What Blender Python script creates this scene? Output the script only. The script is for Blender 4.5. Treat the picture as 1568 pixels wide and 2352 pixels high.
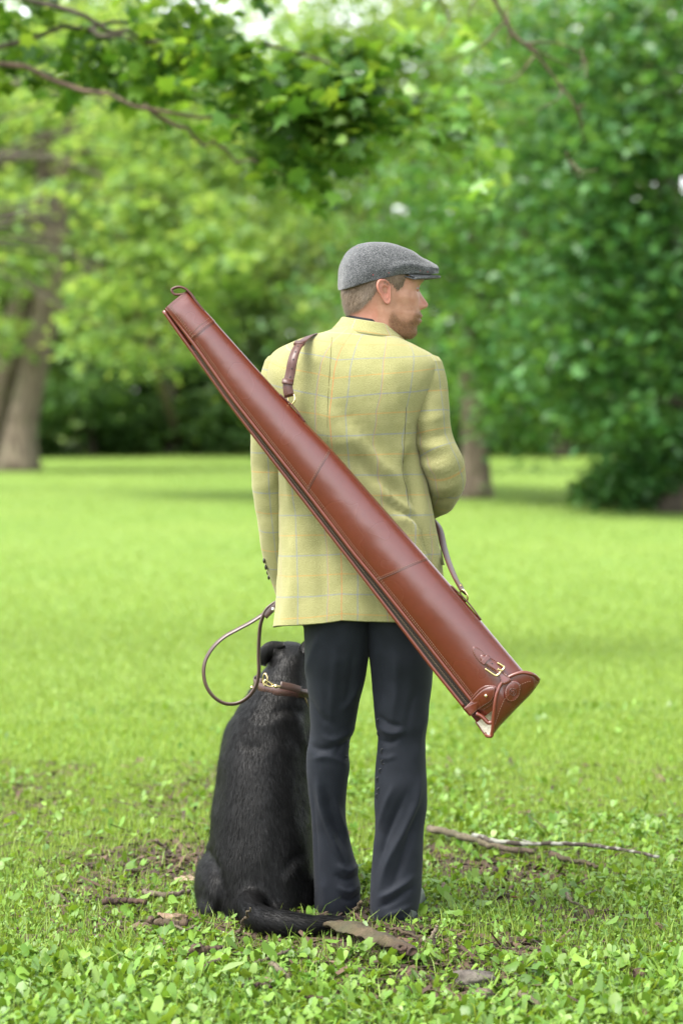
import bpy, bmesh, math, random
import numpy as np
from mathutils import Vector, Matrix, noise

random.seed(7)
RNG = np.random.default_rng(11)
scene = bpy.context.scene
for o in list(bpy.data.objects):
    bpy.data.objects.remove(o)

# ------------------------------------------------------------------ camera
CAM_D, CAM_H, PITCH = 6.5, 1.452, math.radians(2.845)
cam_data = bpy.data.cameras.new('camera')
cam = bpy.data.objects.new('camera', cam_data)
scene.collection.objects.link(cam)
cam.location = (0, -CAM_D, CAM_H)
cam.rotation_euler = (math.pi / 2 - PITCH, 0, 0)
cam_data.sensor_fit = 'VERTICAL'
cam_data.sensor_height = 36
cam_data.sensor_width = 24
cam_data.lens = 85
cam_data.clip_end = 2000
cam_data.dof.use_dof = True
cam_data.dof.focus_distance = 6.42
cam_data.dof.aperture_fstop = 2.4
scene.camera = cam

# ------------------------------------------------------------------ sky, sun, exposure
SUN_EL, SUN_AZ = math.radians(60), math.radians(-58)     # azimuth: 0 = from behind the camera, negative = from the left
world = bpy.data.worlds.new('World')
scene.world = world
world.use_nodes = True
wn = world.node_tree
bg = wn.nodes['Background']
sky = wn.nodes.new('ShaderNodeTexSky')
sky.sky_type = 'NISHITA'
sky.sun_disc = False
sky.sun_elevation = SUN_EL
sky.sun_rotation = math.pi + SUN_AZ * -1
sky.air_density = 1.0
sky.dust_density = 1.6
sky.ozone_density = 0.6
hs = wn.nodes.new('ShaderNodeHueSaturation')             # overcast: the same sky, most of the blue gone
hs.inputs['Saturation'].default_value = 0.22
wn.links.new(sky.outputs[0], hs.inputs['Color'])
wn.links.new(hs.outputs[0], bg.inputs['Color'])
bg.inputs['Strength'].default_value = 0.14

sun_data = bpy.data.lights.new('sun', 'SUN')
sun_data.energy = 1.5
sun_data.angle = math.radians(24)
sun_data.color = (1.0, 0.95, 0.86)
sun = bpy.data.objects.new('sun', sun_data)
scene.collection.objects.link(sun)
sd = Vector((math.sin(SUN_AZ) * math.cos(SUN_EL), -math.cos(SUN_AZ) * math.cos(SUN_EL), math.sin(SUN_EL)))
sun.rotation_euler = sd.to_track_quat('Z', 'Y').to_euler()
sun.location = sd * 30

vs = scene.view_settings
vs.view_transform = 'Standard'
vs.look = 'None'
vs.exposure = 2.25
vs.gamma = 1.0
vs.use_curve_mapping = False
scene.render.engine = 'CYCLES'

# ------------------------------------------------------------------ measuring helpers
FPX = 85 / 36 * 2352
CP, SP = math.cos(PITCH), math.sin(PITCH)

def W(vx, vy, y=0.0):
    """point of the place seen at (vx, vy) in a 1568 x 2352 view, at world depth y"""
    a, b = (vx - 784) / FPX, (1176 - vy) / FPX
    dx, dy, dz = a, CP + b * SP, -SP + b * CP
    t = (y + CAM_D) / dy
    return np.array([dx * t, y, CAM_H + dz * t])

def G(vx, vy, z=0.0):
    """point of the ground seen at (vx, vy)"""
    a, b = (vx - 784) / FPX, (1176 - vy) / FPX
    dx, dy, dz = a, CP + b * SP, -SP + b * CP
    t = (z - CAM_H) / dz
    return np.array([dx * t, -CAM_D + dy * t, z])

def cr(keys, n=None, t=None):
    """smooth curve through keys, resampled"""
    k = np.asarray(keys, float)
    if k.ndim == 1: k = k[:, None]
    if t is None and k.shape[1] == 1: t = np.arange(len(k))
    d = np.sqrt((np.diff(k, axis=0) ** 2).sum(1)) if t is None else np.diff(np.asarray(t, float))
    d = np.maximum(d, 1e-9)
    s = np.concatenate([[0], np.cumsum(d)])
    m = np.zeros_like(k)
    sl = np.diff(k, axis=0) / d[:, None]
    m[0], m[-1] = sl[0], sl[-1]
    for i in range(1, len(k) - 1):
        m[i] = (sl[i - 1] * d[i] + sl[i] * d[i - 1]) / (d[i] + d[i - 1])
    q = np.linspace(0, s[-1], n)
    i = np.clip(np.searchsorted(s, q, side='right') - 1, 0, len(k) - 2)
    h = d[i]; u = ((q - s[i]) / h)[:, None]; h = h[:, None]
    return ((2 * u**3 - 3 * u**2 + 1) * k[i] + (u**3 - 2 * u**2 + u) * h * m[i]
            + (-2 * u**3 + 3 * u**2) * k[i + 1] + (u**3 - u**2) * h * m[i + 1])

def unit(v):
    v = np.asarray(v, float)
    return v / max(np.linalg.norm(v), 1e-12)

def fbm(p, f, seed=0.0, octs=3):
    return noise.fractal(Vector((p[0] * f + seed, p[1] * f - seed, p[2] * f + seed * .7)), 1.0, 2.0, octs)

# ------------------------------------------------------------------ mesh helpers
class MB:
    """collects shapes into one mesh"""
    def __init__(s):
        s.v, s.f, s.uv, s.n = [], [], [], 0
    def add(s, V, F, UV=None):
        V = np.asarray(V, float).reshape(-1, 3)
        s.v.append(V)
        s.f.extend([tuple(int(i) + s.n for i in f) for f in F])
        s.uv.append(np.zeros((len(V), 2)) if UV is None else np.asarray(UV, float).reshape(-1, 2))
        s.n += len(V)
        return s
    def grid(s, P, UV=None, closed=False, flip=False):
        P = np.asarray(P, float)
        R, C = P.shape[:2]
        F = []
        for i in range(R - 1):
            for j in range(C if closed else C - 1):
                a, b = i * C + j, i * C + (j + 1) % C
                q = (a, b, b + C, a + C)
                F.append(q[::-1] if flip else q)
        return s.add(P.reshape(-1, 3), F, None if UV is None else np.asarray(UV).reshape(-1, 2))
    def tube(s, pts, rad, seg=10, caps=True, up=(0, 0, 1), flat=None):
        """round tube through pts; rad scalar or per point; flat scales the second axis"""
        P = np.asarray(pts, float); n = len(P)
        rad = np.broadcast_to(np.asarray(rad, float), (n,))
        T = np.gradient(P, axis=0); T /= np.maximum(np.linalg.norm(T, axis=1), 1e-12)[:, None]
        nrm = unit(np.cross(T[0], up) if abs(np.dot(T[0], up)) < .95 else np.cross(T[0], (1, 0, 0)))
        rows = []
        for i in range(n):
            nrm = unit(nrm - T[i] * np.dot(nrm, T[i]))
            b = np.cross(T[i], nrm)
            a = np.arange(seg) * 2 * np.pi / seg
            fl = 1 if flat is None else flat
            rows.append(P[i] + rad[i] * (np.cos(a)[:, None] * nrm + fl * np.sin(a)[:, None] * b))
        base = s.n
        s.grid(rows, closed=True)
        if caps:
            s.f.append(tuple(base + j for j in range(seg))[::-1])
            s.f.append(tuple(base + (n - 1) * seg + j for j in range(seg)))
        return s
    def ribbon(s, pts, nrms, width, thick):
        """flat strap through pts: nrms = facing normal at each point, rounded edges"""
        P = np.asarray(pts, float); n = len(P)
        N = np.broadcast_to(np.asarray(nrms, float), (n, 3))
        width = np.broadcast_to(np.asarray(width, float), (n,))
        T = np.gradient(P, axis=0); T /= np.maximum(np.linalg.norm(T, axis=1), 1e-12)[:, None]
        rows = []
        for i in range(n):
            nn = unit(N[i] - T[i] * np.dot(N[i], T[i])); b = np.cross(T[i], nn)
            w, h = width[i] / 2, thick / 2
            c = [(-w, -h * .4), (-w + h * .5, -h), (w - h * .5, -h), (w, -h * .4), (w, h * .4), (w - h * .5, h), (-w + h * .5, h), (-w, h * .4)]
            rows.append([P[i] + b * x + nn * y for x, y in c])
        base = s.n
        s.grid(rows, closed=True)
        s.f.append(tuple(base + j for j in range(8))[::-1])
        s.f.append(tuple(base + (n - 1) * 8 + j for j in range(8)))
        return s
    def ball(s, c, r, seg=14, rings=9, rot=None):
        r = np.broadcast_to(np.asarray(r, float), (3,))
        V, F = [], []
        for i in range(rings + 1):
            th = math.pi * i / rings
            for j in range(seg):
                ph = 2 * math.pi * j / seg
                V.append((math.sin(th) * math.cos(ph) * r[0], math.sin(th) * math.sin(ph) * r[1], math.cos(th) * r[2]))
        for i in range(rings):
            for j in range(seg):
                F.append((i * seg + j, (i + 1) * seg + j, (i + 1) * seg + (j + 1) % seg, i * seg + (j + 1) % seg))
        V = np.array(V)
        if rot is not None: V = V @ np.asarray(rot).T
        return s.add(V + np.asarray(c), F)
    def box(s, c, ax, ay, az):
        """box with centre c and half axes"""
        c, ax, ay, az = map(np.asarray, (c, ax, ay, az))
        V = [c + i * ax + j * ay + k * az for k in (-1, 1) for j in (-1, 1) for i in (-1, 1)]
        return s.add(V, [(0, 2, 3, 1), (4, 5, 7, 6), (0, 1, 5, 4), (2, 6, 7, 3), (0, 4, 6, 2), (1, 3, 7, 5)])
    def mesh(s, name, smooth=True, weld=0.0):
        me = bpy.data.meshes.new(name)
        V = np.concatenate(s.v) if s.v else np.zeros((0, 3))
        me.from_pydata(V.tolist(), [], s.f)
        if s.uv:
            uv = np.concatenate(s.uv)
            idx = np.empty(len(me.loops), dtype=np.int32); me.loops.foreach_get('vertex_index', idx)
            lay = me.uv_layers.new(name='UVMap')
            lay.data.foreach_set('uv', uv[idx].astype(np.float32).ravel())
        if smooth: me.polygons.foreach_set('use_smooth', np.ones(len(me.polygons), dtype=bool))
        me.update()
        return me

def put(name, me, mat=None, parent=None, origin=None, label=None, cat=None, group=None, kind=None):
    """links a mesh (built in world coordinates) as an object with its origin at origin"""
    if isinstance(me, MB): me = me.mesh(name)
    o = bpy.data.objects.new(name, me)
    scene.collection.objects.link(o)
    if mat is not None and not me.materials:
        for m in (mat if isinstance(mat, (list, tuple)) else [mat]): me.materials.append(m)
    if origin is None and parent is not None: origin = parent['_org'] if '_org' in parent else (0, 0, 0)
    if origin is not None:
        me.transform(Matrix.Translation(-Vector(origin)))
    org = Vector(origin) if origin is not None else Vector((0, 0, 0))
    if parent is not None:
        o.parent = parent
        o.location = org - Vector(parent['_org'])
    else:
        o.location = org
    o['_org'] = list(org)
    return tag(o, label, cat, group, kind)

def tag(o, label=None, cat=None, group=None, kind=None):
    for k, v in (('label', label), ('category', cat), ('group', group), ('kind', kind)):
        if v: o[k] = v
    return o

def thing(name, loc, label, cat, group=None):
    o = bpy.data.objects.new(name, None)
    scene.collection.objects.link(o)
    o.empty_display_size = .1
    o.location = Vector(loc)
    o['_org'] = [float(c) for c in loc]
    return tag(o, label, cat, group)

def np_mesh(name, V, F, smooth=False):
    """big mesh from arrays; F of shape (m, k)"""
    me = bpy.data.meshes.new(name)
    V = np.asarray(V, np.float32); F = np.asarray(F, np.int32)
    m, k = F.shape
    me.vertices.add(len(V)); me.vertices.foreach_set('co', V.ravel())
    me.loops.add(m * k); me.loops.foreach_set('vertex_index', F.ravel())
    me.polygons.add(m)
    me.polygons.foreach_set('loop_start', np.arange(m, dtype=np.int32) * k)
    me.polygons.foreach_set('loop_total', np.full(m, k, dtype=np.int32))
    if smooth: me.polygons.foreach_set('use_smooth', np.ones(m, dtype=bool))
    me.update(calc_edges=True)
    return me

def baked(o, mods):
    """mesh of o after modifiers"""
    for typ, props in mods:
        md = o.modifiers.new(typ.lower(), typ)
        for k, v in props.items(): setattr(md, k, v)
    dg = bpy.context.evaluated_depsgraph_get()
    me = bpy.data.meshes.new_from_object(o.evaluated_get(dg))
    bpy.data.objects.remove(o)
    return me

# ------------------------------------------------------------------ material helpers
class NT:
    def __init__(s, name):
        s.m = bpy.data.materials.new(name); s.m.use_nodes = True
        s.t = s.m.node_tree
        s.bsdf = s.t.nodes['Principled BSDF']
        s.out = s.t.nodes['Material Output']
    def n(s, typ, **kw):
        nd = s.t.nodes.new('ShaderNode' + typ)
        for k, v in kw.items(): setattr(nd, k, v)
        return nd
    def l(s, a, b): s.t.links.new(a, b)
    def set(s, sock, v):
        if hasattr(v, 'is_linked') or hasattr(v, 'links'): s.l(v, sock)
        else: sock.default_value = v
    def math(s, op, a, b=0.0, c=0.0):
        nd = s.n('Math', operation=op)
        for i, v in enumerate((a, b, c)): s.set(nd.inputs[i], v)
        return nd.outputs[0]
    def mix(s, f, a, b, mode='MIX'):
        nd = s.n('MixRGB', blend_type=mode)
        s.set(nd.inputs[0], f)
        for i, v in ((1, a), (2, b)):
            s.set(nd.inputs[i], (*v, 1) if isinstance(v, tuple) and len(v) == 3 else v)
        return nd.outputs[0]
    def noise(s, scale, detail=3.0, vec=None, rough=.55, dim='3D'):
        nd = s.n('TexNoise', noise_dimensions=dim)
        nd.inputs['Scale'].default_value = scale; nd.inputs['Detail'].default_value = detail
        nd.inputs['Roughness'].default_value = rough
        if vec is not None: s.l(vec, nd.inputs['Vector'])
        return nd.outputs['Fac']
    def ramp(s, f, stops):
        nd = s.n('ValToRGB')
        e = nd.color_ramp.elements
        while len(e) < len(stops): e.new(.5)
        for el, (p, c) in zip(e, stops): el.position = p; el.color = (*c, 1) if len(c) == 3 else c
        s.l(f, nd.inputs[0])
        return nd.outputs[0]
    def obj(s): return s.n('TexCoord').outputs['Object']
    def uv(s): return s.n('TexCoord').outputs['UV']
    def bump(s, h, strength=.3, dist=.002):
        nd = s.n('Bump'); nd.inputs['Strength'].default_value = strength; nd.inputs['Distance'].default_value = dist
        s.l(h, nd.inputs['Height']); s.l(nd.outputs[0], s.bsdf.inputs['Normal'])
    def p(s, **kw):
        for k, v in kw.items():
            k = k.replace('_', ' ')
            s.set(s.bsdf.inputs[k], (*v, 1) if isinstance(v, tuple) and len(v) == 3 and s.bsdf.inputs[k].type == 'RGBA' else v)
        return s

from mathutils.bvhtree import BVHTree
def bvh(mb): return BVHTree.FromPolygons([tuple(v) for v in np.concatenate(mb.v)], mb.f)
def hit(tree, vx, vy, lift=0.0):
    """point of a surface seen at (vx, vy), lifted a little towards the viewer"""
    o = Vector((0, -CAM_D, CAM_H)); d = (Vector(W(vx, vy, 0)) - o).normalized()
    loc, nrm, idx, dist = tree.ray_cast(o, d)
    return None if loc is None else np.array(loc - d * lift)

def simple(name, col, rough=.6, metal=0.0, **kw):
    t = NT(name); t.p(Base_Color=col, Roughness=rough, Metallic=metal, **kw)
    return t.m

def leaf_mat(name, cols, trans=.35, rough=.5, tcol=None, var=(0.7, 1.25)):
    """leaf: colour varies leaf by leaf, light passes through it"""
    t = NT(name)
    g = t.n('NewGeometry')
    rnd = g.outputs['Random Per Island']
    k = len(cols)
    c = t.ramp(rnd, [(i / (k - 1), cols[i]) for i in range(k)])
    w = t.n('TexWhiteNoise', noise_dimensions='1D'); t.l(rnd, w.inputs['W'])
    br = t.math('MULTIPLY_ADD', w.outputs['Value'], var[1] - var[0], var[0])
    c = t.mix(1.0, c, br, 'MULTIPLY')
    t.p(Base_Color=c, Roughness=rough)
    t.bsdf.inputs['Specular IOR Level'].default_value = .4
    tr = t.n('BsdfTranslucent')
    tc = t.mix(1.0, c, tcol or (1.5, 1.25, .5), 'MULTIPLY')
    t.l(tc, tr.inputs['Color'])
    mx = t.n('MixShader'); mx.inputs[0].default_value = trans
    t.l(t.bsdf.outputs[0], mx.inputs[1]); t.l(tr.outputs[0], mx.inputs[2])
    t.l(mx.outputs[0], t.out.inputs['Surface'])
    return t.m
# ================================================================== terrain
DIRT = [  # vx, vy, radius x, radius y (m), strength : bare soil seen in the grass
    (350, 2000, .26, .24, .8), (420, 1985, .18, .25, 1.0), (250, 2050, .18, .13, .5), (300, 2120, .22, .10, .5),
    (1080, 1990, .20, .22, 1.0), (1200, 2010, .20, .25, .9), (1010, 1960, .10, .2, .9),
    (860, 2170, .28, .14, 1.0), (960, 2235, .22, .12, 1.0), (1130, 2190, .22, .12, .9), (1000, 2280, .25, .09, .8), (820, 2110, .2, .2, 1.0),
    (620, 2130, .25, .14, .9), (520, 2190, .18, .07, .7), (760, 2230, .14, .08, .8), (1170, 2260, .12, .07, .8), (1330, 2110, .1, .12, .7),
    (1150, 2060, .12, .14, .6), (430, 1830, .14, .4, .38), (1440, 2250, .07, .06, .6), (60, 1830, .16, .5, .25), (430, 2215, .1, .05, .6), (620, 2160, .16, .06, 1.1), (740, 2155, .16, .06, 1.1), (500, 2130, .12, .06, .9), (900, 2140, .14, .08, .9), (1040, 2245, .16, .06, 1.0), (560, 2105, .14, .1, 1.1)]
DW = np.array([[*G(a, b)[:2], c * 1.05, d * 1.3, min(1.0, e)] for a, b, c, d, e in DIRT])

def dirt(x, y):
    x, y = np.asarray(x, float), np.asarray(y, float)
    r = np.zeros(np.broadcast(x, y).shape)
    for cx, cy, rx, ry, st in DW:
        r = np.maximum(r, st * np.exp(-(((x - cx) / rx) ** 2 + ((y - cy) / ry) ** 2) * 1.1))
    return r

def terrain_z(x, y):
    x, y = np.asarray(x, float), np.asarray(y, float)
    near = np.exp(-((x / 6) ** 2 + (y / 9) ** 2))
    z = .012 * np.sin(x * 3.1 + 1) * np.cos(y * 2.3) * near
    far = np.clip((y - 12) / 40, 0, 3)
    z = z - .25 * np.clip((y - 25) / 30, 0, 1.3) + far * .05 * np.sin(x * .13 + .6) + .05 * np.sin(y * .21) * np.clip((y - 10) / 20, 0, 1) * np.clip((70 - y) / 20, 0, 1)
    z = z + np.clip(-x - 3, 0, 40) * .006 * np.clip((y - 8) / 20, 0, 1)
    return z - .015 * dirt(x, y)

def axis(lims):
    out = []
    for a, b, st in lims: out.append(np.arange(a, b, st))
    return np.concatenate(out + [[lims[-1][1]]])
gx = axis([(-420, -60, 40), (-60, -12, 4), (-12, -2.4, .8), (-2.4, 2.4, .06), (2.4, 12, .8), (12, 60, 4), (60, 420, 40)])
gy = axis([(-120, -20, 10), (-20, -2, 1), (-2, 4, .06), (4, 14, .5), (14, 80, 2), (80, 600, 40)])
X, Y = np.meshgrid(gx, gy)
Z = terrain_z(X, Y)
V = np.stack([X, Y, Z], -1).reshape(-1, 3)
C = len(gx); R = len(gy)
ii, jj = np.meshgrid(np.arange(R - 1), np.arange(C - 1), indexing='ij')
a = (ii * C + jj).ravel()
F = np.stack([a, a + 1, a + C + 1, a + C], 1)
me = np_mesh('ground', V, F, True)
att = me.color_attributes.new('soil', 'FLOAT_COLOR', 'POINT')
d = dirt(X, Y).ravel()
att.data.foreach_set('color', np.stack([d, d, d, np.ones_like(d)], 1).astype(np.float32).ravel())

t = NT('lawn_soil')
oc = t.obj()
soil = t.ramp(t.noise(38, 5, oc), [(.25, (.016, .011, .007)), (.55, (.040, .026, .017)), (.8, (.075, .050, .033))])
n1 = t.noise(.35, 4, oc); n2 = t.noise(9, 4, oc)
gr = t.ramp(n1, [(.35, (.108, .185, .030)), (.65, (.155, .226, .043))])
gr = t.mix(.5, gr, t.ramp(n2, [(.3, (.092, .162, .027)), (.75, (.162, .234, .046))]))
at = t.n('Attribute', attribute_name='soil')
geo = t.n('SeparateXYZ'); t.l(oc, geo.inputs[0])
# under the plants near by the earth is bare; the turf closes further out
cover = t.n('MapRange'); t.l(geo.outputs['Y'], cover.inputs[0])
cover.inputs[1].default_value = .5; cover.inputs[2].default_value = 3.6; cover.inputs[3].default_value = .35; cover.inputs[4].default_value = 1.0
cv = t.math('MULTIPLY', cover.outputs[0], t.math('SUBTRACT', 1.0, at.outputs['Fac']))
cv = t.math('MULTIPLY_ADD', t.math('SUBTRACT', t.noise(14, 3, oc), .5), .5, cv)
cvc = t.n('Clamp'); t.l(cv, cvc.inputs[0])
t.p(Base_Color=t.mix(cvc.outputs[0], soil, gr), Roughness=.95)
t.bsdf.inputs['Specular IOR Level'].default_value = .15
t.bump(t.noise(60, 6, oc), .6, .02)
put('ground', me, t.m, kind='structure', label='grassy park ground with bare soil near the feet of the man')

# ================================================================== plants of the ground
def scatter(y0, y1, dens, margin=1.5, extra=.35):
    """random points of the strip of ground in view between y0 and y1 (and a little beside it)"""
    hw = lambda y: .1412 * (y + CAM_D) * margin + extra
    n = int(dens * (hw(y0) + hw(y1)) * (y1 - y0))
    y = RNG.uniform(y0, y1, n * 2); x = RNG.uniform(-1, 1, n * 2) * hw(y1)
    k = np.abs(x) < hw(y)
    return x[k], y[k]

def blades(x, y, h, w, lean=.35):
    """one bent blade of grass (quad strip of two) at each point"""
    n = len(x); z = terrain_z(x, y) - .004
    yaw = RNG.uniform(0, 2 * np.pi, n); ld = RNG.uniform(0, 2 * np.pi, n)
    h = h * RNG.uniform(.55, 1.3, n); w = w * RNG.uniform(.7, 1.3, n); L = lean * RNG.uniform(.2, 1.6, n) * h
    sx, sy = np.cos(yaw) * w / 2, np.sin(yaw) * w / 2
    lx, ly = np.cos(ld) * L, np.sin(ld) * L
    p = np.stack([x, y, z], 1)
    s = np.stack([sx, sy, 0 * sx], 1)
    mid = p + np.stack([lx * .35, ly * .35, h * .6], 1)
    tip = p + np.stack([lx, ly, h * .95], 1)
    V = np.stack([p - s, p + s, mid + s * .8, mid - s * .8, tip], 1).reshape(-1, 3)
    b = np.arange(n)[:, None] * 5
    F = np.concatenate([b + np.array([[0, 1, 2]]), b + np.array([[0, 2, 3]]), b + np.array([[3, 2, 4]])])
    return V, F

def tris(x, y, h, w):
    n = len(x); z = terrain_z(x, y) - .004
    yaw = RNG.normal(0, .5, n); ld = RNG.uniform(0, 2 * np.pi, n); h = h * RNG.uniform(.5, 1.35, n)
    s = np.stack([np.cos(yaw), np.sin(yaw), 0 * yaw], 1) * (w * RNG.uniform(.6, 1.4, n) / 2)[:, None]
    p = np.stack([x, y, z], 1)
    tip = p + np.stack([np.cos(ld) * h * .5, np.sin(ld) * h * .5, h], 1)
    V = np.stack([p - s, p + s, tip], 1).reshape(-1, 3)
    return V, np.arange(n * 3).reshape(-1, 3)

def cat(parts):
    Vs, Fs, n = [], [], 0
    for V, F in parts: Vs.append(V); Fs.append(F + n); n += len(V)
    return np.concatenate(Vs), np.concatenate(Fs)

def keep(x, y, amount=1.0):
    k = RNG.random(len(x)) > dirt(x, y) * amount
    return x[k], y[k]

M_grass = leaf_mat('grass_blade', [(.14, .245, .032), (.20, .315, .052), (.26, .355, .08)], .38, .5)
M_lawn = leaf_mat('lawn_blade', [(.165, .275, .045), (.21, .315, .06), (.25, .345, .085)], .35, .5)
M_cover = leaf_mat('ground_leaf', [(.07, .16, .018), (.12, .235, .030), (.18, .30, .048), (.10, .205, .025)], .32, .42)

parts = []
x, y = keep(*scatter(-1.5, 1.2, 4200), .92); parts.append(blades(x, y, .034, .0026))
x, y = keep(*scatter(-1.5, 1.2, 380), .5); parts.append(blades(x, y, .062, .0030, .6))
x, y = keep(*scatter(1.2, 2.6, 3600), .8); parts.append(blades(x, y, .034, .0036))
x, y = keep(*scatter(2.6, 4, 2600), .7); parts.append(blades(x, y, .032, .0045))
put('grass', np_mesh('grass', *cat(parts)), M_grass, kind='stuff', label='short bright green grass around the man and dog')
parts = []
for y0 in np.arange(4, 56, .8):                                # turf thins out into the plain ground with distance
    dn = 2400 * math.exp(-(y0 - 4) / 3.2) + 45 * math.exp(-(y0 - 4) / 25)
    x, y = keep(*scatter(y0, y0 + .8, dn), .5)
    if len(x): parts.append(tris(x, y, .030, .006 + .0009 * (y0 - 4)))
put('lawn_grass', np_mesh('lawn_grass', *cat(parts)), M_lawn, kind='stuff', label='open mown lawn stretching back to the wood')

def heart_leaves(x, y, size, hmin, hmax, tilt=.45):
    """rounded heart shaped leaf on a thin stalk at each point"""
    out = np.array([(0, .12), (.42, -.12), (.78, .18), (.80, .62), (.46, 1.0), (0, 1.18), (-.46, 1.0), (-.80, .62), (-.78, .18), (-.42, -.12)])
    n = len(x); K = len(out)
    s = size * RNG.uniform(.45, 1.35, n)
    yaw = RNG.uniform(0, 2 * np.pi, n); tx = RNG.normal(0, tilt, n); ty = RNG.normal(0, tilt, n)
    z = terrain_z(x, y) + RNG.uniform(hmin, hmax, n)
    fold = RNG.uniform(.05, .35, n)
    u = np.concatenate([[[0, .5]], out]) - np.array([0, .5])
    lx = u[None, :, 0] * s[:, None]; ly = u[None, :, 1] * s[:, None]
    lz = fold[:, None] * np.abs(lx) + RNG.normal(0, .05, (n, K + 1)) * s[:, None] - .25 * ly ** 2 / s[:, None]
    c, sn = np.cos(yaw)[:, None], np.sin(yaw)[:, None]
    z2 = lz + lx * np.tan(np.clip(tx, -1.1, 1.1))[:, None] + ly * np.tan(np.clip(ty, -1.1, 1.1))[:, None]
    px = x[:, None] + c * lx - sn * ly; py = y[:, None] + sn * lx + c * ly; pz = z[:, None] + z2
    pz = np.maximum(pz, terrain_z(x, y)[:, None] + .004)
    V = np.stack([px, py, pz], -1)
    stem = np.stack([np.stack([x - .0012, y, terrain_z(x, y) - .01], 1), np.stack([x + .0012, y, terrain_z(x, y) - .01], 1), V[:, 1]], 1)
    V = np.concatenate([V, stem], 1)
    m = K + 4
    fan = np.array([(0, 1 + k, 1 + (k + 1) % K) for k in range(K)] + [(K + 1, K + 2, K + 3)])
    F = (np.arange(n)[:, None, None] * m + fan[None]).reshape(-1, 3)
    return V.reshape(-1, 3), F

parts = []
def patchy(x, y, f, lo):
    k = np.array([noise.noise(Vector((a * f, b * f * .6, 3.3))) for a, b in zip(x, y)])
    m = RNG.random(len(x)) < np.clip((k - lo) * 3 + .5, .12, 1)
    return x[m], y[m]
x, y = keep(*scatter(-1.5, -.35, 1900), .97); parts.append(heart_leaves(x, y, .0142, .006, .038, .55))
x, y = patchy(*keep(*scatter(-.35, .9, 1900), 1.0), 2.2, .0); parts.append(heart_leaves(x, y, .0135, .005, .026, .5))
x, y = keep(*scatter(-1.5, .9, 2200), .85); parts.append(heart_leaves(x, y, .0068, .005, .024, .55))
x, y = keep(*scatter(-1.5, .9, 26), .9); parts.append(heart_leaves(x, y, .022, .02, .045, .5))
x, y = patchy(*keep(*scatter(.9, 2.6, 1100), .95), 1.3, .05); parts.append(heart_leaves(x, y, .0145, .006, .030))
x, y = patchy(*keep(*scatter(2.6, 4.6, 420), .6), .9, .15); parts.append(heart_leaves(x, y, .013, .006, .026))
put('ground_cover', np_mesh('ground_cover', *cat(parts)), M_cover, kind='stuff', label='heart shaped leafy ground cover in the foreground')

# ---- litter: crumbs of bark, bits of twig and dead leaf on the bare soil
M_litter = leaf_mat('dead_leaf_litter', [(.025, .015, .010), (.055, .033, .020), (.10, .064, .040), (.040, .024, .015)], .05, .8, (1, .8, .6))
x, y = scatter(-1.5, 3.0, 2600); k = RNG.random(len(x)) < dirt(x, y) * .9 + .05; x, y = x[k], y[k]
n = len(x); yaw = RNG.uniform(0, 2 * np.pi, n); L = RNG.gamma(2.0, .010, n) + .006; wd = RNG.uniform(.002, .008, n)
p = np.stack([x, y, terrain_z(x, y) + RNG.uniform(.002, .012, n)], 1)
ax = np.stack([np.cos(yaw), np.sin(yaw), RNG.normal(0, .25, n)], 1) * L[:, None]
bx = np.stack([-np.sin(yaw), np.cos(yaw), RNG.normal(0, .4, n)], 1) * wd[:, None]
cz = np.array([0, 0, 1.0]) * wd[:, None] * .7
V = np.stack([p - ax - bx, p - ax + bx, p + ax + bx * .7, p + ax - bx * .7, p + cz + ax * .2], 1).reshape(-1, 3)
b = np.arange(n)[:, None] * 5
F = np.concatenate([b + np.array([q]) for q in ((0, 1, 4), (1, 2, 4), (2, 3, 4), (3, 0, 4))])
put('leaf_litter', np_mesh('leaf_litter', V, F), M_litter, kind='stuff', label='brown crumbs of bark and dead leaf on the bare soil')
# ================================================================== trees
def bark(name, c0, c1, c2):
    t = NT(name); oc = t.obj()
    mp = t.n('Mapping'); mp.inputs['Scale'].default_value = (1, 1, .18); t.l(oc, mp.inputs[0])
    c = t.ramp(t.noise(14, 6, mp.outputs[0]), [(.3, c0), (.52, c1), (.75, c2)])
    moss = t.ramp(t.noise(2.2, 4, oc), [(.5, (0, 0, 0)), (.7, (1, 1, 1))])
    t.p(Base_Color=t.mix(t.math('MULTIPLY', moss, .35), c, (.07, .10, .03)), Roughness=.9)
    t.bump(t.noise(16, 6, mp.outputs[0]), .9, .05)
    return t.m
M_bark_pale = bark('pale_bark', (.058, .042, .029), (.135, .102, .072), (.22, .175, .13))
M_bark_dark = bark('dark_bark', (.03, .022, .016), (.06, .046, .033), (.11, .085, .062))
M_bark_twig = bark('twig_bark', (.04, .025, .016), (.085, .052, .036), (.15, .10, .07))

M_maple = leaf_mat('maple_leaf', [(.035, .105, .014), (.055, .145, .020), (.09, .20, .03), (.17, .30, .05)], .5, .5)  # dense clumps: the shade below the canopy is put into this darker green
M_maple_light = leaf_mat('lit_maple_leaf', [(.12, .27, .055), (.17, .34, .08), (.27, .42, .16)], .5, .36)  # paler maple copy: light through the leaves and their sheen are in the colour
M_lime = leaf_mat('bright_leaf', [(.12, .24, .07), (.19, .335, .105), (.28, .41, .165)], .6, .6, None, (.82, 1.15))
M_mid = leaf_mat('mid_leaf', [(.055, .16, .04), (.085, .215, .055), (.145, .29, .085)], .5, .36)
M_deep = leaf_mat('deep_leaf', [(.040, .12, .036), (.062, .17, .048), (.115, .25, .08)], .44, .34)
M_far = leaf_mat('wood_leaf', [(.10, .20, .07), (.155, .265, .10), (.22, .33, .15), (.28, .38, .20)], .58, .7, None, (.82, 1.15))  # pale and less saturated: distance haze is put into the leaf colour
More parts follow.
